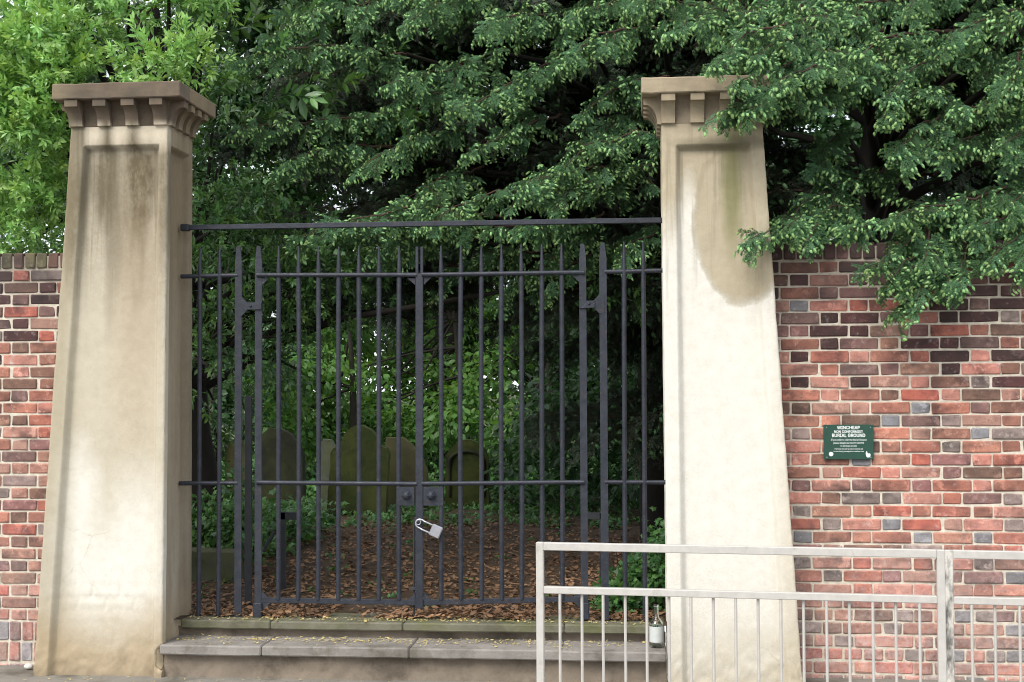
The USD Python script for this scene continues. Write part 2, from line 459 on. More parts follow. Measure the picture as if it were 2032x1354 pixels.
GRAVE_PALE = stone_mat('pale_headstone', (0.105, 0.095, 0.045), (0.065, 0.06, 0.03), moss=0.6, dirt=(0.05, 0.05, 0.03))
GRAVE_GREY = stone_mat('grey_headstone', (0.10, 0.11, 0.085), (0.06, 0.068, 0.05), moss=0.6, dirt=(0.03, 0.035, 0.02))
GRAVE_DARKGREY = stone_mat('dark_grey_green_stone', (0.07, 0.075, 0.05), (0.045, 0.05, 0.033), moss=0.6, dirt=(0.02, 0.022, 0.014))
SOIL = stone_mat('dark_leafy_soil', (0.09, 0.055, 0.032), (0.05, 0.032, 0.02), dirt=(0.015, 0.011, 0.007))
PAVING = stone_mat('pavement_concrete', (0.22, 0.20, 0.17), (0.16, 0.15, 0.13))
ASPHALT = stone_mat('road_asphalt', (0.05, 0.05, 0.05), (0.04, 0.04, 0.042))
BARK = stone_mat('dark_tree_bark', (0.020, 0.016, 0.012), (0.011, 0.009, 0.007), moss=0.05, dirt=(0.008, 0.007, 0.005))
TWIG = stone_mat('red_brown_bough_bark', (0.075, 0.042, 0.028), (0.04, 0.025, 0.018), dirt=(0.03, 0.02, 0.014))


def leaf_mat(name, stops, rough=0.5, trans=0.28, tcol=(0.10, 0.22, 0.02), spec=0.4, vary=0.25):
    """stops: ramp over the mesh attribute 'growth'"""
    g = G()
    a = g('attribute', attribute='growth')
    c = g('rgb_ramp', ramp=stops, fac=a)
    r = g('object_info')
    c = g('hsv', color=c, hue=g.rng(r, 0, 1, 0.485, 0.515), saturation=g.rng(r, 0, 1, 1.05, 0.9), value=g.rng(r, 0, 1, 1 - vary, 1 + vary))
    s = g('principled_bsdf', base_color=c, roughness=rough, specular_ior_level=spec)
    t = g('translucent_bsdf', color=g('hsv', color=c, hue=0.485, saturation=1.1, value=1.5))
    return g.build(L + name, g('mix_closure', fac=trans, closure1=s, closure2=t))


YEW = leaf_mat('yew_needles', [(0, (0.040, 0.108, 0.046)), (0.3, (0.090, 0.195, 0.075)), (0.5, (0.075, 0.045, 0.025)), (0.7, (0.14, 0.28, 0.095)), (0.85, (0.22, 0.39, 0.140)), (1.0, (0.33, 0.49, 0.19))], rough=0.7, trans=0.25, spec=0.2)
YEW_DARK = leaf_mat('old_yew_needles', [(0, (0.016, 0.046, 0.022)), (0.5, (0.04, 0.028, 0.015)), (1.0, (0.05, 0.12, 0.04))], rough=0.6, trans=0.12)  # darker copy of the yew needles; inner shade sits in the colour
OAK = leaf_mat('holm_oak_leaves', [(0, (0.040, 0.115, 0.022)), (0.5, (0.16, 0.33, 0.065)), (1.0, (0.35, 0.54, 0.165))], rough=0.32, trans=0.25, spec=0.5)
OAK_DARK = leaf_mat('shaded_holm_oak_leaves', [(0, (0.016, 0.045, 0.014)), (0.5, (0.05, 0.12, 0.028)), (1.0, (0.15, 0.29, 0.07))], rough=0.34, trans=0.2, spec=0.5)  # oak leaves again, with the crown's shade mixed into the colour
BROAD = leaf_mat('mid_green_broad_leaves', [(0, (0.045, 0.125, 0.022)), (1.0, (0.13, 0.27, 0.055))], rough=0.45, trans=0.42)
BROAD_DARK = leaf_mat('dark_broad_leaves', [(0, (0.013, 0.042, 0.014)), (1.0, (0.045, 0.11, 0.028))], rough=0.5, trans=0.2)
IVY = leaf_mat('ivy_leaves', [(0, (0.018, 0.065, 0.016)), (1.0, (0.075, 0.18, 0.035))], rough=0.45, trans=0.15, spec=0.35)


def litter_mat():
    g = G()
    r = g('geometry', out='random_per_island')
    r = g.add(g.mul(r, .75), g.rng(g.noise(g.pos(), 1.6, 3), .3, .7, -.05, .3))
    c = g('rgb_ramp', ramp=[(0, (0.12, 0.065, 0.035)), (0.3, (0.29, 0.165, 0.09)), (0.55, (0.45, 0.27, 0.155)), (0.78, (0.55, 0.38, 0.24)), (0.93, (0.56, 0.44, 0.30)), (1.0, (0.62, 0.46, 0.10))], fac=r)
    s = g('principled_bsdf', base_color=c, roughness=0.7, specular_ior_level=0.3)
    return g.build(L + 'dead_brown_leaves', s)


def petal_mat():
    g = G()
    r = g('geometry', out='random_per_island')
    c = g('rgb_ramp', ramp=[(0, (0.42, 0.33, 0.12)), (0.3, (0.30, 0.24, 0.11)), (0.6, (0.16, 0.17, 0.05)), (0.8, (0.17, 0.10, 0.05)), (1.0, (0.50, 0.43, 0.26))], fac=r)
    return g.build(L + 'yellow_catkins', g('principled_bsdf', base_color=c, roughness=0.7))


LITTER, PETAL = litter_mat(), petal_mat()
g = G()
GLASS = g.build(L + 'clear_bottle_glass', g('principled_bsdf', base_color=(0.9, 0.95, 0.93), roughness=0.03, transmission_weight=1.0, ior=1.46))
PAPER = simple('white_bottle_label', (0.50, 0.52, 0.50), rough=0.6, var=0.1)
SIGN_GREEN = simple('dark_green_sign', (0.010, 0.052, 0.033), rough=0.4, var=0.15, bump=0.02)
SIGN_WHITE = simple('white_sign_lettering', (0.72, 0.75, 0.72), rough=0.5, var=0.05, bump=0.0)
STEEL = simple('bright_padlock_steel', (0.42, 0.42, 0.45), rough=0.38, var=0.15, metallic=0.75, bump=0.05)
PEBBLE = simple('pale_pebble', (0.6, 0.58, 0.53), rough=0.8)

# ------------------------------------------------------------------ ground, pavement, road
def grid(x0, x1, y0, y1, nx, ny, zf):
    xs, ys = np.linspace(x0, x1, nx), np.linspace(y0, y1, ny)
    X, Y = np.meshgrid(xs, ys)
    v = np.stack([X, Y, zf(X, Y)], -1).reshape(-1, 3)
    i, j = np.meshgrid(np.arange(nx - 1), np.arange(ny - 1))
    a = (j * nx + i).ravel()
    return v, np.stack([a, a + 1, a + nx + 1, a + nx], 1)


def ground_z(x, y):
    x, y = np.asarray(x, float), np.asarray(y, float)
    p = np.stack([x * 0.7, y * 0.7, np.zeros_like(x)], -1)
    base = 0.285 + 0.06 * np.clip((y - 1.0) / 4, 0, 1) + 0.30 * np.clip((y - 5.0) / 8, 0, 1)
    bank = 0.04 * np.exp(-((y - 5.4) / 1.0) ** 2) * (0.4 + 0.6 * np.clip((x + 1.2) / 1.0, 0, 1))
    return base + bank + (meshkit.fbm(p, 4, 3) - 0.5) * 0.10 * np.clip((y - 0.4) / 1.5, 0.1, 1)


tag(obj('pavement', grid(-40, 40, -4.2, 0.05, 30, 6, lambda x, y: 0 * x), PAVING), 'grey pavement at the foot of the wall', None, kind='structure')
tag(obj('kerb', bevel_box(-40, 40, -4.36, -4.203, -0.3, 0.002, 0.01), STEP), 'stone kerb of the pavement', None, kind='structure')
tag(obj('road', grid(-200, 200, -160, -4.362, 20, 20, lambda x, y: 0 * x - 0.12), ASPHALT), 'asphalt road in front of the gate', None, kind='structure')
tag(obj('graveyard_ground', grid(-9, 8, 0.02, 14, 110, 90, ground_z), SOIL), 'dark leafy soil of the burial ground', None, kind='structure')
tag(obj('far_ground', grid(-160, 160, 13.9, 320, 20, 20, lambda x, y: 0 * x + 0.57), GRAVE_MOSS), 'shaded ground beyond the trees', None, kind='structure')

# ------------------------------------------------------------------ pillars
def pillar(side, label, xl_b, xl_t, xr_b, xr_t, ztop, zpanel, zslab0, zslab1):
    yfb, yft, ybb, ybt = -0.285, -0.20, 0.24, 0.25
    zmin = -0.06
    mat = RENDER[side]
    base = ((xl_b + xr_b) / 2, (yfb + ybb) / 2, 0)
    t = thing('gate_pillar', label, 'pillar', base)
    st_l, st_r, bev, rec = (0.086, 0.050, 0.022, 0.040) if side == 0 else (0.082, 0.074, 0.024, 0.040)
    zs = np.unique(np.concatenate([np.linspace(zmin, ztop - 0.2, 190), np.linspace(ztop - 0.2, ztop, 24)]))
    NF, NS, NB = 96, 60, 10
    rows = []
    ss = lambda q: np.clip(q, 0, 1) ** 2 * (3 - 2 * np.clip(q, 0, 1))
    for z in zs:
        k = z / ztop
        xl, xr = xl_b + (xl_t - xl_b) * k, xr_b + (xr_t - xr_b) * k
        yf, yb = yfb + (yft - yfb) * k, ybb + (ybt - ybb) * k
        c = 0.007

        def recess(s, W, a=None, b=None):
            e = np.minimum(np.minimum(s - (a or .06), W - (b or .06) - s), (zpanel - z))
            return rec * np.clip(e / bev, 0, 1) ** 1.0 * (1 - .25 * ss(e / bev) * 0)
        s = np.linspace(c, xr - xl - c, NF)
        front = np.stack([xl + s, yf + recess(s, xr - xl, st_l, st_r), np.full(NF, z)], 1)
        s2 = np.linspace(c, yb - yf - c, NS)
        right = np.stack([xr - recess(s2, yb - yf), yf + s2, np.full(NS, z)], 1)
        s3 = np.linspace(c, xr - xl - c, NB)
        back = np.stack([xr - s3, np.full(NB, yb), np.full(NB, z)], 1)
        left = np.stack([xl + recess(s2, yb - yf), yb - s2, np.full(NS, z)], 1)
        rows.append(np.vstack([front, right, back, left]))
    V = np.array(rows)
    P = V.reshape(-1, 3)
    # trowel marks, waviness, and the ghost of the bricks under thin render
    dy = (meshkit.fbm(P * np.array([5, 5, 4]), 4, 5) - 0.5) * 0.005
    nf = np.zeros_like(P)
    idx = np.tile(np.arange(V.shape[1]), V.shape[0])
    isf, isr, isl = idx < NF, (idx >= NF) & (idx < NF + NS), idx >= NF + NS + NB
    nf[isf, 1], nf[isr, 0], nf[isl, 0] = 1, -1, 1
    if side == 0:
        z, x = P[:, 2], P[:, 0]
        r = np.floor((z - 0.30) / 0.075)
        fx = (x + 0.085 * (r % 2)) / 0.17
        mx = np.minimum(fx - np.floor(fx), 1 - (fx - np.floor(fx))) * 0.17
        fz = (z - 0.30) / 0.075
        mz = np.minimum(fz - np.floor(fz), 1 - (fz - np.floor(fz))) * 0.075
        bm = np.clip(np.minimum(mx, mz) / 0.016, 0, 1)
        w = np.exp(-((z - 0.44) / 0.12) ** 2) * np.clip(1 - np.abs(x + 3.2) / 0.30, 0, 1) ** 0.5 * (0.4 + 0.6 * meshkit.fbm(P * 9, 2, 8))
        dy += np.where(isf, (1 - bm) * 0.009 * w, 0)
    rough = np.clip((0.32 - P[:, 2]) / 0.25, 0, 1)
    dy += rough * (meshkit.fbm(P * 22, 3, 6) - 0.45) * 0.018
    # worn arrises
    edge = np.zeros(len(P)); edge[(idx < 2) | ((idx >= NF - 2) & (idx < NF + 2)) | (idx >= V.shape[1] - 2)] = 1
    dy += edge * np.clip(meshkit.fbm(P * 14, 3, 9) - 0.5, 0, 1) * 0.014
    if side == 0:                                       # broken lower corner beside the step
        nearc = np.clip(1 - np.maximum(xr_b - P[:, 0], P[:, 1] - yfb - .004) / (.030 + .03 * meshkit.fbm(P * 30, 2, 4)), 0, 1)
        dy += (isf | isr) * np.clip(nearc * 3, 0, 1) * np.clip((P[:, 2] - .045) / .02, 0, 1) * np.clip((.185 - P[:, 2] - .5 * (xr_b - P[:, 0])) / .02, 0, 1) * .035
    P = P + nf * dy[:, None]
    n = V.shape[1]
    i, j = np.meshgrid(np.arange(V.shape[0] - 1), np.arange(n), indexing='ij')
    j2 = (j + 1) % n
    F = np.stack([i * n + j, i * n + j2, (i + 1) * n + j2, (i + 1) * n + j], -1).reshape(-1, 4)
    obj('shaft', (P, F), mat, t, smooth=True)
    # cavetto bed between the ribs, up to the slab
    H = zslab0 - ztop
    prof = [(-0.004, ztop - 0.004)] + [(0.034 * (1 - math.cos(a)), ztop + H * math.sin(a)) for a in np.linspace(0.05, math.pi / 2, 10)]
    V = []
    for o, z in prof:
        V.append([(xl_t - o, yft - o, z), (xr_t + o, yft - o, z), (xr_t + o, ybt + o, z), (xl_t - o, ybt + o, z)])
    V = np.array(V).reshape(-1, 3)
    F = [(i * 4 + j, i * 4 + (j + 1) % 4, (i + 1) * 4 + (j + 1) % 4, (i + 1) * 4 + j) for i in range(len(prof) - 1) for j in range(4)]
    obj('cornice', (V, np.array(F)), SHADED_BED[side], t, smooth=30)
    # the slab
    ov = 0.112
    ovl = 0.070 if side == 0 else ov                     # the left cap oversails less on its outer side
    slab = bevel_box(xl_t - ovl, xr_t + ov, yft - ov, ybt + ov, zslab0, zslab1, 0.006)
    for _ in range(4):
        slab = slab.subdivide()
    v = np.array(slab.vertices)
    v += (np.stack([meshkit.fbm(v * 16, 3, s) for s in (1, 2, 3)], 1) - 0.5) * 0.008
    slab.vertices = v
    obj('cap_slab', slab, mat, t, smooth=35)
    # ribs (o: outwards from the shaft's face)
    W = H + 0.004
    rp = [(-0.03, 0.0), (0.100, 0.0), (0.100, -0.040), (0.084, -0.042)]
    rp += [(0.084 - 0.062 * math.sin(a), -0.042 - (W - 0.05) * (1 - math.cos(a))) for a in np.linspace(0.15, math.pi / 2, 8)]
    rp += [(-0.03, -W)]
    poly = Polygon(rp)

    def rib(kind, c, wd):
        m = trimesh.creation.extrude_polygon(poly, wd, engine='earcut')
        v = np.array(m.vertices)
        o, z, s = v[:, 0], v[:, 1] + zslab0 - 0.001, v[:, 2] - wd / 2
        if kind == 'front':
            m.vertices = np.stack([c + s, yft - o, z], 1)
        elif kind == 'back':
            m.vertices = np.stack([c + s, ybt + o, z], 1)
        elif kind == 'right':
            m.vertices = np.stack([xr_t + o, c + s, z], 1)
        else:
            m.vertices = np.stack([xl_t - o * (ovl - .012) / .100, c + s, z], 1)
        m.fix_normals()
        obj('cornice_rib', m, mat, t, smooth=25)
    wx = xr_t - xl_t
    for k in range(4):
        rib('front', xl_t + 0.04 + (wx - 0.08) * k / 3, 0.078)
        rib('back', xl_t + 0.04 + (wx - 0.08) * k / 3, 0.078)
    wy = ybt - yft
    for k in range(4):
        for s in ('left', 'right'):
            rib(s, yft + 0.036 + (wy - 0.072) * k / 3, 0.068)
    return t


pil_l = pillar(0, 'brown-stained cream rendered gate pillar left of the iron gate, dark cornice', -3.565, -3.392, -2.787, -2.795, 3.238, 3.125, 3.385, 3.478)
pil_r = pillar(1, 'whitened cream rendered gate pillar with yew branches across its cornice', 0.127, 0.116, 0.872, 0.690, 3.178, 3.055, 3.335, 3.425)
# ------------------------------------------------------------------ brick walls
def brick(x0, x1, z0, z1, y, r, b=0.006, depth=0.05):
    """a worn brick: rounded corners, uneven edges, chamfered face"""
    j = lambda q: r.uniform(-q, q)
    dy = r.uniform(-0.004, 0.002)
    tx, tz = j(0.003), j(0.002)
    fr, mi, ba = [], [], []
    for sx, sz, turn in ((0, 0, 0), (1, 0, 1), (1, 1, 0), (0, 1, 1)):
        cx, cz = (x0, x1)[sx], (z0, z1)[sz]
        ix, iz = (1, -1)[sx], (1, -1)[sz]
        k1, k2 = r.uniform(.003, .010), r.uniform(.002, .007)
        a, c = (cx + ix * k1 + j(.001), cz + j(.0022)), (cx + j(.0022), cz + iz * k2 + j(.001))
        for q in ((c, a) if not turn else (a, c)):
            yy = y + dy + tx * (1 if sx else -1) + tz * (1 if sz else -1)
            bb = b * r.uniform(.6, 1.5)
            fr.append((q[0] + ix * bb, yy, q[1] + iz * bb))
            mi.append((q[0], yy + b * .8, q[1]))
            ba.append((q[0], y + depth, q[1]))
    v = np.array(fr + mi + ba)
    n = 8
    f = [(0, k, k + 1) for k in range(1, n - 1)]
    for k in range(n):
        m = (k + 1) % n
        f += [(k, k + n, m + n), (k, m + n, m), (k + n, k + 2 * n, m + 2 * n), (k + n, m + 2 * n, m + n)]
    return v, np.array(f)


def pick(r, kind, z, top):
    up = np.clip((z - (top - 0.85)) / 0.6, 0, 1)  # top courses get darker bricks: grime with tree shade painted in
    if r.random() < up * 0.75:
        return r.choice(['dark', 'dark', 'plum', 'brown', 'dark'])
    if kind == 'header':
        return r.choices(['plum', 'brown', 'red', 'grey', 'blue', 'orange', 'pink', 'dark'], [2.6, 3, 4.5, 3.8, 2.0, 2.2, 4.5, .15])[0]
    return r.choices(['red', 'orange', 'brown', 'plum', 'pink', 'grey', 'dark'], [7, 4.5, 2.6, 1.6, 5.5, 1.0, .1])[0]


def brick_wall(label, xa, xb, vis_a, vis_b, phase, ztop, zcourse, left):
    """Flemish bond from xa to xb; bricks that the photograph shows lie between vis_a and vis_b"""
    r = random.Random(31 + left)
    t = thing('brick_wall', label, 'wall', ((xa + xb) / 2, 0.11, 0))
    core = bevel_box(xa, xb, 0.0060, 0.215, -0.05, ztop - 0.02, 0.004)
    obj('mortar', core, MORTAR, t)
    rest, restc = MB(), {}
    jx = 0.0105
    def put(name, x0, x1, z0, z1, kind, mat=None):
        x0, x1 = max(x0, xa), min(x1, xb)
        if x1 - x0 < 0.025:
            return
        v, f = brick(x0, x1, z0, z1, 0.0, r)
        col = mat or pick(r, kind, z1, ztop)
        if x1 > vis_a and x0 < vis_b and z1 > -0.01:
            obj(name, (v, f), BR[col], t)
        else:
            restc.setdefault(col, MB()).add(v, f)
    # coping of bricks on edge
    x = xa
    zc1, zc0 = ztop, ztop - 0.098
    while x < xb:
        w = 0.064 + r.uniform(-.003, .003)
        col = r.choice(['mossy', 'mossy', 'mossy', 'plum', 'brown']) if left else r.choice(['dark', 'dark', 'plum', 'dark', 'brown'])
        v, f = brick(x, x + w, zc0 + 0.004, zc1 + r.uniform(-.006, .006), -0.004, r, depth=0.222)
        if x + w > vis_a and x < vis_b:
            obj('coping_brick', (v, f), BR[col], t)
        else:
            restc.setdefault(col, MB()).add(v, f)
        x += w + 0.011
    z = zc0
    row = 0
    P = 0.3385
    while z > -0.03:
        z1 = z - 0.0108; z0 = z - zcourse
        soldier = left and 0.10 < z0 < 0.30 and row % 1 == 0
        if soldier and z0 < 0.235:
            # two courses of bricks on end near the foot of the left wall
            for (a, b) in ((z1 - 0.112, z1), (z1 - 0.235, z1 - 0.123)):
                x = xa + r.uniform(0, .05)
                while x < xb:
                    put('brick', x, x + 0.066, a, b, 'stretcher', r.choice(['red', 'orange', 'plum', 'blue', 'red']))
                    x += 0.077
            z = z1 - 0.245
            row += 1
            continue
        off = phase + (P / 2 if row % 2 else 0)
        n0 = int(math.floor((xa - off) / P)) - 1
        allhead = (not left) and row in (27, 29, 30, 32)
        for k in range(n0, int((xb - off) / P) + 2):
            x0 = off + k * P + r.uniform(-.004, .004)
            dz = r.uniform(-.0018, .0018)
            if allhead and r.random() < 0.7:
                for q in range(3):
                    put('brick', x0 - .051 + q * P / 3, x0 - .051 + (q + 1) * P / 3 - jx, z0 + dz, z1 + dz, 'header')
            else:
                put('brick', x0 - 0.051, x0 + 0.051, z0 + dz, z1 + dz, 'header')
                put('brick', x0 + 0.051 + jx, x0 + P - 0.051 - jx, z0 + dz, z1 + dz, 'stretcher')
        z = z0
        row += 1
    k = 0
    for col, mbx in restc.items():
        o = obj('outlying_bricks', mbx.get(), BR[col], t, kind='stuff')
    return t


hdr = at(1645, 590, 0)[0]
topR = at(1660, 482, 0)[2]
brick_wall('red and plum brick wall right of the right pillar, carrying the green sign', 0.60, 5.6, 0.66, at(2040, 700, 0)[0] + .02, hdr, topR, 0.0742, 0)
hdl = at(41, 568, 0)[0]
topL = at(60, 502, 0)[2]
brick_wall('red brick wall left of the left pillar, mossy along its coping', -8.2, -3.30, at(-8, 700, 0)[0] - .02, -3.40, hdl, topL, 0.0738, 1)

# ------------------------------------------------------------------ entrance steps
st = thing('entrance_steps', 'two worn stone steps between the pillars under the iron gate', 'steps', (-1.33, -0.1, 0))
z1, z2 = 0.192, 0.292
xL1, xR1 = -2.80, 0.122


def slab_run(xs, y0, y1, za, zb, mats, r):
    for k in range(len(xs) - 1):
        m = bevel_box(xs[k] + .002, xs[k + 1] - .002, y0 + r.uniform(-.006, .006), y1, za, zb + r.uniform(-.003, .002), 0.008)
        for _ in range(3):
            m = m.subdivide()
        # long slabs: bend them slightly so that the edges are not ruler straight
        v = np.array(m.vertices)
        v += (np.stack([meshkit.fbm(v * 9, 4, s) for s in (21, 22, 23)], 1) - 0.5) * np.array([0.004, 0.016, 0.010])
        m.vertices = v
        obj('step_slab', m, mats, st, smooth=40)


rr = random.Random(5)
seg = lambda pxs, Y: [at(px, 1290, Y)[0] for px in pxs]
slab_run([xL1] + seg([519, 812, 1113], -.29) + [xR1], -0.30, 0.06, z1 - 0.058, z1, STEP, rr)
slab_run([xL1 + .03] + seg([537, 800, 1120], -.02) + [xR1 - .005], -0.035, 0.30, z2 - 0.052, z2, STEP_MOSS, rr)


def riser(x0, x1, y, za, zb, name):
    v, f = grid(x0, x1, 0, 1, 140, 10, lambda x, y: 0 * x)
    Z = za + v[:, 1] * (zb - za)
    q = np.stack([v[:, 0], np.full(len(v), y), Z], 1)
    q[:, 1] += (meshkit.fbm(q * 10, 4, 12) - 0.5) * 0.03
    obj(name, (q, f), RISER, st, smooth=True)


riser(xL1 - .0, xR1, -0.240, -0.02, z1 - 0.05, 'riser')
riser(xL1 - .0, xR1, 0.03, z1 - 0.01, z2 - 0.045, 'riser')

# ------------------------------------------------------------------ ironwork
GY = 0.10
pxm = lambda Y, px=800: (Y + 8.0) / (FPX * math.cos(_yaw))       # metres per photo pixel at depth Y (near enough)
U = pxm(GY)


def rod(name, px, ptop, pbot, parent, r=0.0143, Y=GY, taper=55, mat=IRON, sides=10, px2=None):
    a = at(px, ptop, Y); b = at(px2 if px2 is not None else px, pbot, Y)
    b = np.array([a[0] + (b[0] - a[0]), Y, b[2]])
    h = taper * U
    q1, q2 = rng.normal(0, .0022, 2)
    pts = [b, b * .75 + a * .25 + [q1, q2, 0], (b + a) / 2 + [q1 * 1.3, q2 * 1.2, 0], b * .25 + a * .75 + [q1, q2, 0], a - [0, 0, h], a - [0, 0, h * .5], a - [0, 0, .006], a]
    rad = [r, r, r, r, r * 1.02, r * .72, r * .38, r * .25]
    obj(name, tube(pts, rad, sides), mat, parent, smooth=40)
    return a, b


def rail(name, p0, p1, parent, r=0.0135, Y=GY, dy=0.0, mat=IRON):
    a, b = at(*p0, Y), at(*p1, Y)
    a[1] += dy; b[1] += dy
    n = 9
    pts = [a + (b - a) * k / (n - 1) for k in range(n)]
    obj(name, tube(pts, r, 10), mat, parent, smooth=40)


def flat(name, p0, p1, parent, w=.04, d=.014, Y=GY, mat=IRON, bev=.002):
    return obj(name, obox(at(*p0, Y), at(*p1, Y), w, d, bev), mat, parent)


def stile(name, px, ptop, pbot, parent, w=.042, d=.016, Y=GY, tw=.024, tpx=32):
    """flat bar with a tapered, blunt head"""
    a, b = at(px, ptop, Y), at(px, pbot, Y)
    x = (a[0] + b[0]) / 2
    zt, zb, h = a[2], b[2], tpx * U
    poly = [(x - w / 2, zb), (x + w / 2, zb), (x + w / 2, zt - h), (x + tw / 2, zt - .006), (x + tw / 2 - .005, zt), (x - tw / 2 + .005, zt), (x - tw / 2, zt - .006), (x - w / 2, zt - h)]
    return obj(name, extrude_y(poly, Y - d / 2, Y + d / 2), IRON, parent), x


def plate(name, pts, parent, y0, y1, mat=IRON):
    """plate whose outline is given in photo pixels at the gate's depth"""
    poly = [(lambda q: (q[0], q[2]))(at(a, b, GY)) for a, b in pts]
    return obj(name, extrude_y(poly, y0, y1), mat, parent)


# overhead bar
ob = thing('overhead_bar', 'flat iron bar spanning the pillars above the gate spikes', 'bar', (-1.33, GY, 2.65))
a, b = at(366, 452, GY), at(1316, 437.5, GY)
b[0] = 0.16
obj('bar', obox(a, b, 0.031, 0.03, 0.003), IRON, ob)
obj('wall_socket', obox(a - [0.02, 0, 0], a + [0.03, 0, 0], 0.042, 0.042, 0.004), IRON_OLD, ob)

# left fixed panel
pl = thing('fixed_railing', 'narrow fixed railing of two spiked bars beside the left pillar', 'railing', (-2.6, GY, 0.29))
rail('rail', (359, 549), (472, 546.5), pl)
rail('rail', (356, 959.5), (472, 958.5), pl)
rod('spiked_bar', 397, 490, 1230, pl, px2=394)
rod('spiked_bar', 436, 490, 1230, pl, px2=433)
p_, hx = stile('hinge_post', 473, 489, 1229, pl)
plate('hinge_bracket', [(473, 588), (479, 588), (492, 602), (492, 615), (479, 629), (473, 629)], pl, GY - .011, GY + .007)
plate('hinge_strap', [(490, 601), (520, 600), (520, 614), (490, 615)], pl, GY - .021, GY - .0115)
for q in (499,):
    c = at(q, 608, GY)
    obj('rivet', trimesh.creation.icosphere(2, 0.0085, ).apply_transform(trimesh.transformations.translation_matrix([c[0], GY - .022, c[2]])), IRON, pl, smooth=True)

# right fixed panel
pr = thing('fixed_railing', 'narrow fixed railing of two spiked bars beside the right pillar', 'railing', (-0.05, GY, 0.29))
rail('rail', (1200, 540), (1324, 537), pr)
rail('rail', (1200, 957), (1332, 957.5), pr)
rod('spiked_bar', 1238, 480, 1232, pr, px2=1241)
rod('spiked_bar', 1276, 480, 1232, pr, px2=1280)
stile('hinge_post', 1198.5, 482, 1230, pr, w=.044)
plate('hinge_bracket', [(1199, 583), (1190, 584), (1178, 597), (1178, 611), (1190, 623), (1199, 623)], pr, GY - .011, GY + .007)
plate('hinge_strap', [(1150, 598), (1180, 597), (1180, 611), (1150, 612)], pr, GY - .021, GY - .0115)
c = at(1169, 603, GY)
obj('rivet', trimesh.creation.icosphere(2, 0.0085).apply_transform(trimesh.transformations.translation_matrix([c[0], GY - .022, c[2]])), IRON, pr, smooth=True)

# left leaf
gl = thing('gate_leaf', 'left leaf of the spiked iron gate, without the padlock cover strip', 'gate', (-1.9, GY, 0.29))
rail('rail', (511, 546.5), (828, 546), gl, dy=-.012)
rail('rail', (511, 957.5), (828, 960), gl, dy=-.012)
flat('bottom_rail', (514, 1191), (828, 1196), gl, w=.032, d=.012)
stile('hinge_stile', 513, 489, 1206, gl)
flat('pivot_foot', (512, 1196), (512, 1229), gl, w=.054, d=.05, bev=.004)
flat('meeting_stile', (827.5, 490), (827.5, 1198), gl, w=.0165, d=.016)
for i, q in enumerate((553, 592.5, 632, 672, 712, 752, 792)):
    rod('spiked_bar', q, 489, 1190, gl, px2=q - (.6 if i < 4 else 0))
plate('gusset', [(519, 552), (534, 552), (519, 568)], gl, GY - .005, GY + .005)
plate('gusset', [(518, 1171), (536, 1189), (536, 1198), (518, 1213)], gl, GY - .0045, GY + .0045)
plate('gusset', [(808, 552), (824, 552), (824, 566)], gl, GY - .005, GY + .005)
plate('gusset', [(808, 1192), (824, 1176), (824, 1192)], gl, GY - .005, GY + .005)
lk = plate('lock_plate', [(788, 966), (823, 966), (823, 1003), (788, 1003)], gl, GY - .019, GY - .009)


def knob(px, py, parent):
    c = at(px, py, GY)
    m = lathe([(0.030, 0), (0.030, .006), (0.026, .012), (0.022, .013), (.0225, .024), (.019, .034), (.010, .040), (0.0005, .0415)], (0, 0, 0), 6)
    v = m[0]
    v = np.stack([v[:, 0] + c[0], GY - .0185 - v[:, 2], v[:, 1] + c[2]], 1)
    obj('lock_knob', (v, m[1]), IRON, parent)


knob(808, 983, lk)
db = thing('drop_bolt', 'thin iron drop bolt hanging behind the middle of the gate', 'bolt', tuple(at(821, 1228, GY + .03)))
obj('bolt_rod', tube([at(821.5, 1033, GY + .02), at(821.5, 1228, GY + .02)], 0.006, 8), IRON_OLD, db, smooth=40)
obj('bolt_keeper', obox(at(815, 1168, GY + .02), at(828, 1168, GY + .02), 0.02, 0.03), IRON_OLD, db)

# right leaf
gr = thing('gate_leaf', 'right leaf of the spiked iron gate, with the broad central cover strip', 'gate', (-.75, GY, 0.29))
rail('rail', (838, 546), (1160, 541), gr, dy=-.012)
rail('rail', (838, 960), (1160, 956.5), gr, dy=-.012)
flat('bottom_rail', (838, 1196), (1156, 1189), gr, w=.032, d=.012)
stile('hinge_stile', 1158, 484, 1206, gr)
flat('pivot_foot', (1160, 1196), (1160, 1229), gr, w=.054, d=.05, bev=.004)
flat('meeting_stile', (837, 490), (837, 1210), gr, w=.0165, d=.016)
flat('cover_strip', (832, 543), (832, 1208), gr, w=.045, d=.008, Y=GY - .013)
for i, q in enumerate((875, 914.5, 955, 995, 1034, 1075, 1114)):
    rod('spiked_bar', q, 488 - i * .6, 1190, gr, px2=q + .6 + .25 * i)
plate('gusset', [(1152, 547), (1136, 547), (1152, 563)], gr, GY - .005, GY + .005)
plate('gusset', [(1153, 1167), (1138, 1184), (1138, 1194), (1153, 1209)], gr, GY - .0045, GY + .0045)
plate('gusset', [(856, 551), (841, 551), (841, 566)], gr, GY - .005, GY + .005)
plate('gusset', [(858, 1192), (841, 1176), (841, 1192)], gr, GY - .005, GY + .005)
lk = plate('lock_plate', [(841, 966), (880, 966), (880, 1003), (841, 1003)], gr, GY - .019, GY - .009)
knob(857, 983, lk)

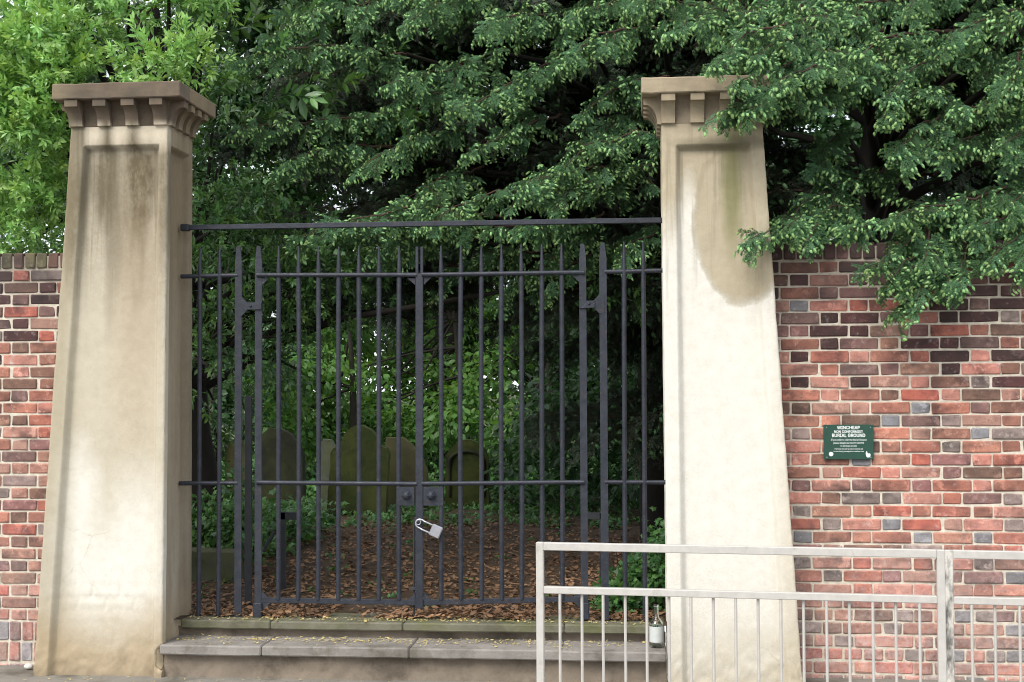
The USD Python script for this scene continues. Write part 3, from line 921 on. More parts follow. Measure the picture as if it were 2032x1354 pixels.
# staple that the padlock hangs from
hp = plate('hasp', [(824, 1026), (840, 1026), (840, 1036), (824, 1036)], gr, GY - .034, GY - .0175)
c = at(829, 1037, GY - .05)
obj('staple', tube([c + [.014 * math.cos(q), .016 * 0 + .018, .016 * math.sin(q)] for q in np.linspace(0, 2 * math.pi, 13)], .0035, 6, False), STEEL, hp, smooth=True)

# padlock
pc = at(864, 1054, GY - .045)
pk = thing('padlock', 'bright steel padlock hanging slanted from the gate middle', 'padlock', tuple(pc))
a0 = math.radians(-24)
ux, uz = np.array([math.cos(a0), 0, math.sin(a0)]), np.array([-math.sin(a0), 0, math.cos(a0)])
m = bevel_box(-.030, .036, -.011, .011, -.036, .036, .005)
v = np.array(m.vertices)
m.vertices = pc + v[:, :1] * ux + v[:, 1:2] * np.array([0, 1, 0]) + v[:, 2:3] * uz
obj('lock_body', m, STEEL, pk, smooth=30)
path = []
for q in np.linspace(0, 1, 8):
    path.append((-.03 - .075 * q, .025))
for q in np.linspace(math.pi / 2, 3 * math.pi / 2, 12)[1:-1]:
    path.append((-.105 + .025 * math.cos(q), .025 * math.sin(q)))
for q in np.linspace(1, 0, 8):
    path.append((-.03 - .075 * q, -.025))
pts = [pc + a * ux + b * uz + np.array([0, .012 * (a < -.09), 0]) for a, b in path]
obj('shackle', tube(pts, .0055, 10), STEEL, pk, smooth=True)

# stays behind the gate
sl = thing('gate_stay', 'dark iron back stay standing behind the left end of the gate', 'stay', tuple(at(493, 1212, .55)))
obj('post', obox(at(493.5, 786, .55), at(492.5, 1212, .55), .042, .03), IRON_OLD, sl)
sl2 = thing('gate_stay', 'low dark iron frame behind the left leaf, before the headstones', 'stay', tuple(at(560, 1200, 1.2)))
obj('post', obox(at(560, 1016, 1.2), at(560, 1188, 1.2), .05, .03), IRON_OLD, sl2)
obj('arm', obox(at(556, 1024, 1.2), at(592, 1024, 1.2), .05, .03), IRON_OLD, sl2)
obj('brace', obox(at(545, 1055, 1.2), at(522, 1095, 1.2), .02, .02), IRON_OLD, sl2)
sl3 = thing('gate_stay', 'dark iron arm between the right leaf and its hinge post', 'stay', tuple(at(1180, 1200, .7)))
obj('arm', obox(at(1162, 1024, .7), at(1196, 1024, .7), .042, .03), IRON_OLD, sl3)
obj('post', obox(at(1196, 1016, .7), at(1196, 1200, .7), .04, .03), IRON_OLD, sl3)

# ------------------------------------------------------------------ guard rail at the kerb side
def barrier(label, p_a, p_b, n, mats, first):
    """one panel from post p_a to post p_b (top corners)"""
    a, b = np.array(p_a), np.array(p_b)
    d = (b - a); d[2] = 0; Ln = np.linalg.norm(d); d /= Ln
    nrm = np.array([-d[1], d[0], 0])
    t = thing('guard_rail', label, 'guard rail', (a[0], a[1], 0))
    for k, q in enumerate((a, b)):
        obj('post', obox([q[0], q[1], -.05], [q[0], q[1], q[2]], .038, .038, .003, nrm), mats[k], t)
    off = d * .0195
    obj('rail', obox(a + off - [0, 0, .02], b - off - [0, 0, .02], .040, .038, .003, nrm), GALV, t)
    h = 0.222
    obj('rail', obox(a + off - [0, 0, .02 + h], b - off - [0, 0, .02 + h], .036, .038, .003, nrm), GALV, t)
    obj('rail', obox([*(a + off)[:2], .12], [*(b - off)[:2], .12], .036, .038, .003, nrm), GALV, t)
    for k in range(n):
        q = a + (b - a) * ((k + 0.93) / (n + .86))
        s = nrm * (.010 if k % 2 else -.010)
        zt = q[2] - .02 - h - .018
        obj('baluster', tube([[q[0] + s[0], q[1] + s[1], .13], [q[0] + s[0], q[1] + s[1], zt]], .0075, 8, False), GALV, t, smooth=40)


pA, pB = at(1071.5, 1076, -1.0), at(1866, 1091, -1.16)
pC = at(1882, 1091.5, -1.163)
pD = pC + (pB - pA)
barrier('galvanised steel guard rail panel standing before the gate and right pillar', pA, pB, 17, (GALV, GALV), True)
barrier('galvanised guard rail panel before the brick wall, its post darkly stained', pC, pD, 17, (GALV_OLD, GALV), False)

# ------------------------------------------------------------------ sign
sa, sb = at(1634, 843, -.022), at(1734, 912, -.022)
sg = thing('wall_sign', 'small dark green notice with white lettering on the brick wall', 'sign', ((sa[0] + sb[0]) / 2, -.02, (sa[2] + sb[2]) / 2))
sw, sh = sb[0] - sa[0], sa[2] - sb[2]
obj('panel', bevel_box(sa[0], sb[0], -.024, -.012, sb[2], sa[2], .002), SIGN_GREEN, sg)


def letter(text, cx, cz, height, bold, width=None, name='lettering'):
    m = meshkit.text_mesh(text, height, .0012, bold)
    v = np.array(m.vertices)
    w = v[:, 0].max() - v[:, 0].min()
    k = width / w if width else 1
    m.vertices = np.stack([cx + (v[:, 0] - v[:, 0].min() - w / 2) * k, -.0243 - v[:, 2], cz + v[:, 1]], 1)
    m.fix_normals()
    obj(name, m, SIGN_WHITE, sg)


sx = lambda u: sa[0] + u * sw
sz = lambda w: sa[2] - w * sh
# positions are fractions of the sign
letter('WINCHEAP', sx(.50), sz(.128), .0175, True, .455 * sw)
letter('NON CONFORMIST', sx(.50), sz(.235), .0135, True, .575 * sw)
letter('BURIAL GROUND', sx(.50), sz(.355), .0185, True, .665 * sw)
letter('If you wish to visit the Burial Ground', sx(.50), sz(.462), .0105, False, .71 * sw)
letter('please telephone 01227 862096', sx(.50), sz(.552), .0105, False, .61 * sw)
letter('to arrange access', sx(.50), sz(.632), .0095, False, .325 * sw)
letter('The Burial Ground has been restored and', sx(.50), sz(.715), .0075, False, .57 * sw)
letter('is now being managed as a nature area', sx(.50), sz(.785), .0075, False, .60 * sw)
ang = np.linspace(0, 2 * np.pi, 25)[:-1]
cx, cz = sx(.145), sz(.845)
ring = Polygon([(cx + .0125 * math.cos(q), cz + .0125 * math.sin(q)) for q in ang])
obj('round_emblem', extrude_y(list(ring.exterior.coords)[:-1], -.0255, -.0242), SIGN_WHITE, sg)
cx, cz = sx(.885), sz(.87)
crest = [(-.013, .010), (-.010, .020), (-.006, .022), (-.004, .012), (.003, .007), (.010, .009), (.014, .002), (.012, -.009), (.006, -.014), (-.004, -.014), (-.011, -.008)]
obj('crest_emblem', extrude_y([(cx + q, cz + w) for q, w in crest], -.0255, -.0242), SIGN_WHITE, sg)
for u, w in ((.06, .08), (.94, .08), (.06, .94), (.94, .94)):
    obj('screw', trimesh.creation.icosphere(1, .0035).apply_transform(trimesh.transformations.translation_matrix([sx(u), -.0235, sz(w)])), STEEL, sg, smooth=True)

# ------------------------------------------------------------------ bottle
bp = at(1303, 1286, -.15); bp[2] = z1 + .001
bo = thing('glass_bottle', 'empty clear glass bottle with white label on the lower step', 'bottle', tuple(bp))
prof = [(0.0005, .006), (.030, .004), (.037, .0), (.040, .006), (.0405, .05), (.0405, .128), (.037, .140), (.028, .152), (.018, .163), (.0135, .172), (.0125, .20), (.0125, .226), (.0150, .228), (.0150, .238), (.0125, .239),
        (.0095, .239), (.0100, .20), (.0110, .172), (.0155, .161), (.026, .149), (.0345, .138), (.038, .126), (.038, .012), (.028, .009), (.0005, .013)]
obj('glass', lathe(prof, bp, 32), GLASS, bo, smooth=40)
obj('paper_label', lathe([(.0409, .03), (.0411, .031), (.0411, .118), (.0409, .119)], bp, 32), PAPER, bo, smooth=True)
pb = at(57, 1347, -.12); pb[2] = .02
m = trimesh.creation.icosphere(3, .022); v = np.array(m.vertices); m.vertices = v * [1.3, .9, .8] * (1 + .3 * (meshkit.fbm(v * 40, 2, 3) - .5))[:, None] + pb
tag(obj('pebble', m, PEBBLE, smooth=True), 'pale round pebble at the foot of the left wall', 'pebble')

# ------------------------------------------------------------------ headstones
def headstone(label, outline, Y, thick, mat, lean=0.0):
    pts = [at(a, b, Y) for a, b in outline]
    zb = min(q[2] for q in pts)
    cx = np.mean([q[0] for q in pts])
    m = extrude_y([(q[0], q[2] if q[2] > zb + .02 else q[2] - .25) for q in pts], Y, Y + thick)
    m = m.subdivide_to_size(.09)
    v = np.array(m.vertices)
    v += (np.stack([meshkit.fbm(v * 7, 3, s) for s in (31, 32, 33)], 1) - .5) * .02
    v[:, 1] += (v[:, 2] - zb) * lean
    m.vertices = v
    t = thing('headstone', label, 'headstone', (cx, Y, zb))
    obj('slab', m, mat, t, smooth=35)
    return t


def arch(xc, w, ytop, yb, sh=0.0, n=12, rise=None):
    """outline of a round headed stone in photo pixels"""
    rise = rise or w / 2
    pts = [(xc - w / 2, yb), (xc + w / 2, yb)]
    for q in np.linspace(0, math.pi, n):
        pts.append((xc + (w / 2) * math.cos(q), ytop + rise - rise * math.sin(q)))
    return pts


HY = 5.6
headstone('large mossy green headstone with a rounded top, centre of the gate view', [(645, 1035), (762, 1035), (770, 905), (765, 890), (752, 884), (746, 866), (735, 854), (720, 846), (706, 845), (694, 850), (684, 860), (677, 876), (672, 886), (660, 890), (655, 900)], HY, .12, GRAVE_MOSS, .02)
headstone('near black headstone with a domed top, left behind the gate', [(520, 1048), (604, 1048), (600, 905), (590, 880), (575, 862), (556, 851), (534, 850), (520, 862)], HY - 0.5, .12, GRAVE_DARK)
headstone('pale grey headstone edge leaning just left of the big mossy one', [(622, 1030), (640, 1030), (668, 892), (655, 874), (640, 872), (632, 885)], HY + 0.5, .10, GRAVE_GREY)
headstone('pale ochre headstone with sloping shoulders right of the big mossy one', [(764, 1010), (850, 1010), (846, 930), (836, 905), (818, 884), (800, 870), (766, 868), (764, 885)], HY + 0.6, .12, GRAVE_PALE)
hs = headstone('olive headstone with a carved arch on its face, right of the padlock', [(882, 1008), (970, 1008), (969, 910), (962, 892), (950, 880), (935, 873), (920, 873), (905, 880), (893, 892), (884, 905)], HY + 0.7, .12, GRAVE_MOSS)
ac = [at(926 + 34 * math.cos(q), 918 - 22 * math.sin(q), HY + .69) for q in np.linspace(0, math.pi, 14)]
ac = [at(892, 985, HY + .69)] + ac[::-1] + [at(960, 985, HY + .69)]
obj('carved_arch', tube(ac, .018, 6), GRAVE_DARK, hs, smooth=True)
headstone('small yellowish headstone beside the dark tree trunk at left', [(446, 980), (492, 980), (492, 880), (480, 874), (455, 873), (446, 876)], HY + 1.0, .1, GRAVE_PALE)
ls = thing('ledger_stone', 'low grey green grave kerb lying in leaves behind the left railing', 'grave kerb', tuple(at(430, 1150, 1.5)))
a, b = at(388, 1090, 1.5), at(472, 1152, 1.5)
m = bevel_box(a[0] - .2, b[0], 1.5, 1.85, .2, a[2], .02).subdivide().subdivide().subdivide()
v = np.array(m.vertices); m.vertices = v + (np.stack([meshkit.fbm(v * 8, 3, q) for q in (1, 2, 3)], 1) - .5) * .04
obj('slab', m, GRAVE_DARKGREY, ls, smooth=40)

# ------------------------------------------------------------------ foliage
def frame(d, up=(0, 0, 1), roll=0.0):
    """rotation whose x axis is d and whose z axis is as near to up as can be"""
    x = np.asarray(d, float); x /= np.linalg.norm(x)
    y = np.cross(up, x)
    if np.linalg.norm(y) < 1e-3:
        y = np.array([0, 1.0, 0])
    y /= np.linalg.norm(y)
    z = np.cross(x, y)
    R = np.stack([x, y, z], 1)
    if roll:
        R = R @ Rot.from_rotvec([roll, 0, 0]).as_matrix()
    return R


class LeafMB:
    def __init__(s):
        s.v, s.f, s.g, s.n = [], [], [], 0

    def add(s, v, f, gr):
        s.v.append(np.asarray(v, float)); s.f.append(np.asarray(f, int) + s.n); s.n += len(v)
        s.g.append(np.full(len(v), gr) if np.ndim(gr) == 0 else np.asarray(gr, float))

    def needle(s, p, d, nrm, ln, w, gr):
        d = d / np.linalg.norm(d)
        sd = np.cross(nrm, d); sd /= np.linalg.norm(sd) + 1e-9
        s.add([p, p + d * ln * .5 + sd * w / 2, p + d * ln, p + d * ln * .5 - sd * w / 2], [(0, 1, 2), (0, 2, 3)], gr)

    def leaf(s, p, R, ln, w, gr, fold=.25, curl=.25, tipdark=0.0):
        q = np.array([(0, 0, 0), (.25, .32, fold * .3), (.6, .40, fold * .35 - curl * .12), (1, 0, -curl * .35), (.6, -.40, fold * .35 - curl * .12), (.25, -.32, fold * .3), (.55, 0, -.02)])
        q = q * np.array([ln, w, w])
        s.add(p + q @ R.T, [(0, 6, 1), (1, 6, 2), (2, 6, 3), (3, 6, 4), (4, 6, 5), (5, 6, 0)], gr)

    def stem(s, a, b, w, gr, nrm=(0, 0, 1)):
        a, b = np.asarray(a), np.asarray(b)
        d = b - a
        sd = np.cross(nrm, d); sd = sd / (np.linalg.norm(sd) + 1e-9) * w / 2
        up = np.cross(d, sd); up = up / (np.linalg.norm(up) + 1e-9) * w / 2
        s.add([a + sd, a - sd, b - sd, b + sd, a + up, a - up, b - up, b + up], [(0, 1, 2), (0, 2, 3), (4, 5, 6), (4, 6, 7)], gr)

    def get(s):
        return np.vstack(s.v), np.vstack(s.f), np.concatenate(s.g)


def yew_spray(r, tips=.72, dense=1.25, Lm=.17):
    mb = LeafMB()
    up = np.array([0, 0, 1.0])
    bend, wig, ph = r.uniform(.3, 1.6), r.uniform(.006, .016), r.uniform(0, 6)

    def pos(x):
        return np.array([x, wig * (math.sin(x * 28 + ph) - math.sin(ph)), -bend * x * x])

    def tuft(q, td, side):
        """a plump pale shoot of this year's growth, nodding over"""
        tl = r.uniform(.012, .026)
        gt = r.uniform(.74, 1.0)
        td = td / np.linalg.norm(td)
        b1 = np.cross(td, up + .01); b1 /= np.linalg.norm(b1)
        b2 = np.cross(td, b1)
        w = r.uniform(.0050, .0088)
        ax = [q, q + td * tl * .35, q + td * tl * .8 + np.array([0, 0, -.004]), q + td * tl * 1.0 + np.array([0, 0, -.008])]
        rv = [w * .5, w * 1.1, w * 1.05, w * .45]
        v = np.array([a + rr_ * (b1 * math.cos(t) + b2 * math.sin(t)) for a, rr_ in zip(ax, rv) for t in np.arange(5) * 2 * math.pi / 5])
        f5 = []
        for i in range(3):
            for j in range(5):
                k = (j + 1) % 5
                f5 += [(i * 5 + j, i * 5 + k, i * 5 + 5 + k), (i * 5 + j, i * 5 + 5 + k, i * 5 + 5 + j)]
        mb.add(v, f5, np.clip(gt + np.repeat([-.14, -.04, .02, .06], 5), .66, 1))
        for k in range(10):
            f = (k + .5) / 10 * .9
            az = k * 2.4
            rd = b1 * math.cos(az) + b2 * math.sin(az)
            nd = td * (.35 + .9 * f) + rd * (.95 - .55 * f) + np.array([0, 0, -.25 * f])
            c = q + td * tl * f + np.array([0, 0, -.010 * f * f])
            nr = np.cross(nd, np.cross(td, nd)) + r.normal(0, .2, 3)
            mb.needle(c, nd, nr, r.uniform(.009, .014), .0048, np.clip(gt + r.uniform(-.12, .06), .68, 1))

    def twig(p, d, ln, gr0, tip):
        d = d / np.linalg.norm(d)
        n = max(2, int(ln / (.0056 / dense)))
        q = p.copy()
        sag = np.array([0, 0, -1.0])
        st = ln / n
        side = np.cross(up, d); side /= np.linalg.norm(side) + 1e-9
        p0 = p.copy()
        for k in range(n):
            d = d + sag * .045 + r.normal(0, .03, 3); d /= np.linalg.norm(d)
            q = q + d * st
            nl = .020 * r.uniform(.75, 1.2) * (1 - .35 * k / n)
            for sgn in (-1, 1):
                nd = d * .55 + side * sgn * r.uniform(.6, 1.0) + up * r.uniform(-.4, .55)
                mb.needle(q, nd, np.cross(side, d) * r.uniform(.7, 1) + side * r.uniform(-.6, .6), nl, .0046, gr0 + r.uniform(0, .26))
        mb.stem(p0, q, .0022, .5)
        if tip and r.random() < tips:
            tuft(q, d * .8 + sag * r.uniform(.0, .8) + side * r.uniform(-.4, .4), side)
        return q
    x = .010
    sgn = 1
    while x < Lm - .01:
        p = pos(x)
        an = math.radians(r.uniform(32, 78)) * sgn
        ln = (.075 * (1 - .75 * x / Lm) + .010) * r.uniform(.55, 1.35)
        twig(p, np.array([math.cos(an), math.sin(an), r.uniform(-.5, .4)]), ln, 0.0, True)
        x += .0120 * r.uniform(.6, 1.5); sgn = -sgn if r.random() < .85 else sgn
    for a, b in ((0, .5), (.5, 1)):
        twig(pos(Lm * a), pos(Lm * b) - pos(Lm * a), Lm * .5, 0.0, b == 1)
    return mb.get()


def oak_twig(r, n=15, size=1.0, bright=.6):
    mb = LeafMB()
    Lm = .17 * size
    axis = lambda q: np.array([q * Lm, .012 * math.sin(5 * q), .03 * q * q])
    mb.stem(axis(0), axis(.5), .004, .12); mb.stem(axis(.5), axis(1), .003, .2)
    for k in range(n):
        q = .12 + .88 * (k / (n - 1)) ** .7
        az = k * 2.4 + r.uniform(-.4, .4)
        op = math.radians(75 - 40 * q + r.uniform(-12, 12))
        d = np.array([math.cos(op), math.sin(op) * math.cos(az), math.sin(op) * math.sin(az)])
        d[2] -= .12
        nn = np.array([-math.sin(op) * .9 + .5, -.3 * math.cos(az), .9])
        R = frame(d, nn, r.uniform(-.5, .5))
        ln = r.uniform(.044, .072) * size * (1 - .2 * (q > .9))
        mb.leaf(axis(q), R, ln, ln * r.uniform(.34, .42) * 1.15, np.clip(bright + .35 * (q - .6) + r.uniform(-.2, .2), 0, 1), curl=r.uniform(.1, .5))
    return mb.get()


def broad_cluster(r, n=26, rad=.28, size=.09):
    mb = LeafMB()
    for k in range(n):
        d = r.normal(0, 1, 3); d /= np.linalg.norm(d)
        p = d * rad * r.uniform(.35, 1) * np.array([1, 1, .7])
        dd = d * np.array([1, 1, .2]) + np.array([0, 0, -.45]) + r.normal(0, .3, 3)
        R = frame(dd, (r.normal(0, .35), r.normal(0, .35), 1), r.uniform(-.6, .6))
        ln = size * r.uniform(.7, 1.25)
        mb.leaf(p, R, ln, ln * r.uniform(.6, .8), np.clip(.5 + d[2] * .35 + r.uniform(-.25, .25), 0, 1), fold=.2, curl=r.uniform(.1, .5))
    return mb.get()


def ivy_patch(r, n=14, rad=.12, size=.05):
    mb = LeafMB()
    sh = np.array([(0, 0), (-.15, .42), (.25, .38), (.42, .56), (.62, .22), (1.0, 0), (.62, -.22), (.42, -.56), (.25, -.38), (-.15, -.42)])
    for k in range(n):
        p = np.array([r.uniform(-rad, rad), r.uniform(-rad, rad), r.uniform(0, .07)])
        ph = r.uniform(0, 6.28)
        nn = np.array([r.normal(0, .5), r.normal(-.35, .5), 1])
        R = frame((math.cos(ph), math.sin(ph), r.uniform(-.6, .1)), nn)
        s = size * r.uniform(.6, 1.3)
        v = np.column_stack([sh * s, -.25 * s * (sh[:, 0] ** 2)])
        v = np.vstack([v, [(.3 * s, 0, .05 * s)]])
        mb.add(p + v @ R.T, [(10, i, (i + 1) % 10) for i in range(10)], np.clip(r.uniform(.1, 1), 0, 1))
    return mb.get()


PROTO = {}


def proto(name, data, mat):
    """a class prim that the crowns' instancers refer to"""
    v, f, gr = data
    p = stage.CreateClassPrim('/World/' + name) if not stage.GetPrimAtPath('/World/' + name) else stage.GetPrimAtPath('/World/' + name)
    m = usdkit.mesh(stage, f'/World/{name}/leaves', (v, f), mat)
    UsdGeom.PrimvarsAPI(m).CreatePrimvar('growth', Sdf.ValueTypeNames.FloatArray, 'vertex').Set(Vt.FloatArray.FromNumpy(gr.astype(np.float32)))
    m.CreateDoubleSidedAttr(True)
    PROTO[name] = p.GetPath()
    return name


r_ = np.random.default_rng(3)
YS = [proto(f'yew_spray_{k:03d}', yew_spray(r_), YEW) for k in range(6)]
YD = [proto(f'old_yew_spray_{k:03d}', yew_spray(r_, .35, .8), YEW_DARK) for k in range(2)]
OT = [proto(f'oak_twig_{k:03d}', oak_twig(r_, 15), OAK) for k in range(4)]
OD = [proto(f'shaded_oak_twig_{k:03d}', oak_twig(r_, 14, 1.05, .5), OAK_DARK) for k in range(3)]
BC = [proto(f'broad_leaf_cluster_{k:03d}', broad_cluster(r_), BROAD) for k in range(3)]
BD = [proto(f'dark_leaf_cluster_{k:03d}', broad_cluster(r_, 24, .28, .085), BROAD_DARK) for k in range(2)]
IV = [proto(f'ivy_patch_{k:03d}', ivy_patch(r_), IVY) for k in range(3)]


class Scatter:
    def __init__(s):
        s.p, s.R, s.s, s.i = [], [], [], []

    def put(s, p, R, sc, i):
        s.p.append(p); s.R.append(R); s.s.append(sc); s.i.append(i)

    def build(s, name, protos, parent=None, kind='stuff'):
        if not s.p:
            return None
        pp = '/World' if parent is None else str(parent.GetPath())
        path = pp + '/' + numbered(pp, name)
        o = ORIGIN.get(pp, np.zeros(3))
        pi = UsdGeom.PointInstancer.Define(stage, path)
        targets = []
        for k, q in enumerate(protos):
            c = UsdGeom.Xform.Define(stage, f'{path}/leaf_kind_{k:03d}')
            c.GetPrim().GetReferences().AddInternalReference(PROTO[q])
            targets.append(c.GetPath())
        pi.CreatePrototypesRel().SetTargets(targets)
        pi.CreatePositionsAttr(Vt.Vec3fArray.FromNumpy((np.array(s.p) - o).astype(np.float32)))
        q = Rot.from_matrix(np.array(s.R)).as_quat()
        pi.CreateOrientationsAttr(Vt.QuathArray([Gf.Quath(float(a[3]), float(a[0]), float(a[1]), float(a[2])) for a in q]))
        sc = np.array(s.s, np.float32)
        pi.CreateScalesAttr(Vt.Vec3fArray.FromNumpy(np.repeat(sc[:, None], 3, 1)))
        pi.CreateProtoIndicesAttr(Vt.IntArray.FromNumpy(np.array(s.i, np.int32)))
        ORIGIN[path] = o
        return tag(pi.GetPrim(), kind=kind)


def bezier(a, b, c, n):
    t = np.linspace(0, 1, n)[:, None]
    return (1 - t) ** 2 * a + 2 * t * (1 - t) * b + t ** 2 * c


def yew_bough(sc, r, p0, p1, width=.35, step=.055, nk=6, droop=.12, hang=.5, scale=1.0, wood=None):
    """sprays along a drooping, wandering bough from p0 to its tip p1; returns the wood"""
    p0, p1 = np.asarray(p0, float), np.asarray(p1, float)
    Ln = np.linalg.norm(p1 - p0)
    mid = (p0 + p1) / 2 + np.array([0, 0, droop * r.uniform(.2, 1.6)]) + r.normal(0, .07, 3) * Ln
    n = max(5, int(Ln / step))
    pts = bezier(p0, mid, p1, n)
    w = np.cumsum(r.normal(0, .012, (n, 3)), 0)
    pts = pts + w - np.linspace(0, 1, n)[:, None] * w[-1]
    tg = np.gradient(pts, axis=0); tg /= np.linalg.norm(tg, axis=1, keepdims=True)
    twigs = []
    for k in range(n):
        u = (k + .5) / n
        if u < .10:
            continue
        side = np.cross([0, 0, 1.0], tg[k]); side /= np.linalg.norm(side) + 1e-9
        for sgn in (-1, 1):
            if r.random() < .12:
                continue
            wl = width * (1 - u) ** .5 * r.uniform(.25, 1.25) + .03
            d = tg[k] * r.uniform(.2, 1.2) + side * sgn * r.uniform(.5, 1.1) + np.array([0, 0, r.uniform(-.8, .35)])
            d /= np.linalg.norm(d)
            m = max(1, int(round(wl / .10)))
            q = pts[k] + r.normal(0, .01, 3)
            qs = [q.copy()]
            for j in range(m):
                dd = d + np.array([0, 0, -hang * (j + 1) / m * r.uniform(.2, 1.5)]) + r.normal(0, .22, 3)
                dd /= np.linalg.norm(dd)
                sc.put(q + r.normal(0, .015, 3), frame(dd, np.array([r.normal(0, .4), r.normal(-.25, .4), 1]), r.normal(0, .55)), scale * r.uniform(.65, 1.15) * (1 - .2 * u), int(r.integers(nk)))
                q = q + dd * .085
                qs.append(q.copy())
            if m > 1:
                twigs.append(qs)
    sc.put(pts[-2], frame(tg[-1] + np.array([0, 0, -.2])), scale * .9, 0)
    mb = MB()
    mb.add(*tube(pts, np.linspace(.006 + .005 * Ln, .002, n), 5, False))
    for qs in twigs:
        mb.add(*tube(np.array(qs), np.linspace(.003, .0015, len(qs)), 3, False))
    return mb.get()


# --- the yews
def limb_tube(mb, a, b, r0, r1, bend, r, n=8, sides=8):
    a, b = np.asarray(a, float), np.asarray(b, float)
    mid = (a + b) / 2 + np.asarray(bend)
    pts = bezier(a, mid, b, n) + r.normal(0, .02, (n, 3)) * np.linspace(0, 1, n)[:, None]
    mb.add(*tube(pts, np.linspace(r0, r1, n), sides, False))


def yew_tree(label, base, trunk_h, boughs, inner, upper, seed):
    r = np.random.default_rng(seed)
    base = np.array(base, float)
    t = thing('yew_tree', label, 'tree', tuple(base))
    mb = MB()
    n = 12
    zz = np.linspace(-.15, trunk_h, n)
    pts = np.stack([base[0] + .10 * np.sin(zz * 1.1 + seed), base[1] + .08 * np.cos(zz * .9), base[2] + zz], 1)
    mb.add(*tube(pts, np.interp(zz, [-.15, .2, trunk_h], [.30, .22, .08]) * (1 + .08 * np.sin(zz * 5)), 14, False))
    tr = obj('trunk', mb.get(), BARK, t, smooth=True)
    lim = MB()
    trunk_at = lambda z: np.array([np.interp(z, pts[:, 2], pts[:, k]) for k in range(3)])
    for b in boughs:
        p0, p1, w, kw = b
        limb_tube(lim, trunk_at(np.clip(p0[2] - .35, base[2] + .8, base[2] + trunk_h - .2)), p0, .045, .016, (0, 0, .1), r)
        sc = Scatter()
        wood = yew_bough(sc, r, p0, p1, w, **kw)
        o = obj('bough', wood, TWIG, t)
        sc.build('foliage', YS, o)
    sc = Scatter()
    wood = MB()
    for p0, p1, w in inner:
        wood.add(*yew_bough(sc, r, p0, p1, w, step=.075))
    sc.build('inner_foliage', YS, t)
    obj('inner_twigs', wood.get(), TWIG, t, kind='stuff')
    sc = Scatter()
    wood = MB()
    for p0, p1, w in upper:
        wood.add(*yew_bough(sc, r, p0, p1, w, step=.11, nk=2, scale=1.9))
        limb_tube(lim, trunk_at(np.clip(p0[2] - .4, base[2] + .8, base[2] + trunk_h - .1)), p0, .05, .016, (0, 0, .1), r)
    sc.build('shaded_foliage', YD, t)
    obj('shaded_twigs', wood.get(), TWIG, t, kind='stuff')
    obj('limbs', lim.get(), BARK, t, smooth=True)
    return t


D = {}
B = lambda a, b, w=.35, **kw: (at(*a), at(*b), w, kw)
cen = [
    B((800, 110, 1.9), (482, 118, 1.0), .36), B((830, 215, 1.9), (476, 258, 1.0), .34), B((700, -10, 1.7), (535, 70, 1.1), .34),
    B((1010, 100, 1.8), (770, 165, 1.0), .34), B((1030, 200, 1.9), (775, 205, 1.1), .30), B((1000, -20, 1.7), (815, 40, 1.0), .36), B((900, -30, 1.8), (700, 20, 1.1), .32),
    B((1090, 130, 1.6), (900, 215, .9), .34), B((1150, 60, 1.7), (960, 60, .9), .34), B((1110, 230, 1.7), (930, 300, 1.0), .30), B((1180, 120, 1.8), (1010, 190, 1.1), .3),
    B((940, 260, 1.8), (700, 345, 1.1), .30), B((960, 330, 1.9), (800, 395, 1.2), .28), B((780, 300, 1.7), (560, 330, 1.1), .24),
    B((1000, 430, 1.5), (600, 468, .75), .34), B((960, 440, 1.6), (700, 440, .8), .30), B((1180, 400, 1.5), (850, 440, .7), .34), B((1200, 420, 1.6), (980, 450, .8), .30),
    B((1300, 330, 1.4), (1040, 375, .8), .30), B((1330, 280, 1.5), (1120, 330, .8), .28), B((1310, 380, 1.5), (1100, 420, .8), .30),
    B((1330, 150, 1.6), (1150, 230, 1.0), .30), B((1320, 60, 1.6), (1120, 120, .9), .34), B((1300, 0, 1.7), (1130, 40, 1.1), .34),
    B((1150, 480, 2.2), (990, 600, 1.6), .30), B((1080, 500, 2.2), (870, 580, 1.7), .26), B((1250, 500, 2.0), (1080, 590, 1.5), .26), B((1310, 470, 1.6), (1240, 520, 1.0), .22),
    B((900, 470, 1.7), (740, 500, 1.1), .24), B((1290, 210, 1.8), (1180, 290, 1.2), .24),
]
rc = np.random.default_rng(21)
inner = []
for k in range(20):
    x, y = rc.uniform(440, 1340), rc.uniform(-160, 60)
    Y = rc.uniform(2.3, 3.3)
    inner.append((at(x + rc.uniform(80, 200), y - 30, Y + .4), at(x, y + rc.uniform(0, 60), Y - .3), .36))
upper = []  # boughs reaching above the view, massed to shut out skylight
for k in range(150):
    a = rc.uniform(0, 6.28); z = rc.uniform(2.6, 7.0); R0 = (2.3 - .22 * max(0, z - 3.2)) * rc.uniform(.55, 1)
    c = np.array([-.9, 3.2, z])
    d = np.array([math.cos(a), math.sin(a), 0])
    p1 = c + d * R0 * np.array([1.25, .95, 1]) + [0, 0, -.2]
    if (z < 4.2 and p1[1] < 2.0) or p1[1] < 1.5:
        continue
    upper.append((c + d * .3 * R0, p1, .75))
yew_tree('tall yew spreading behind the gate, its light green shoots above the spikes', (.25, 4.2, .3), 6.0, cen, inner, upper, 41)

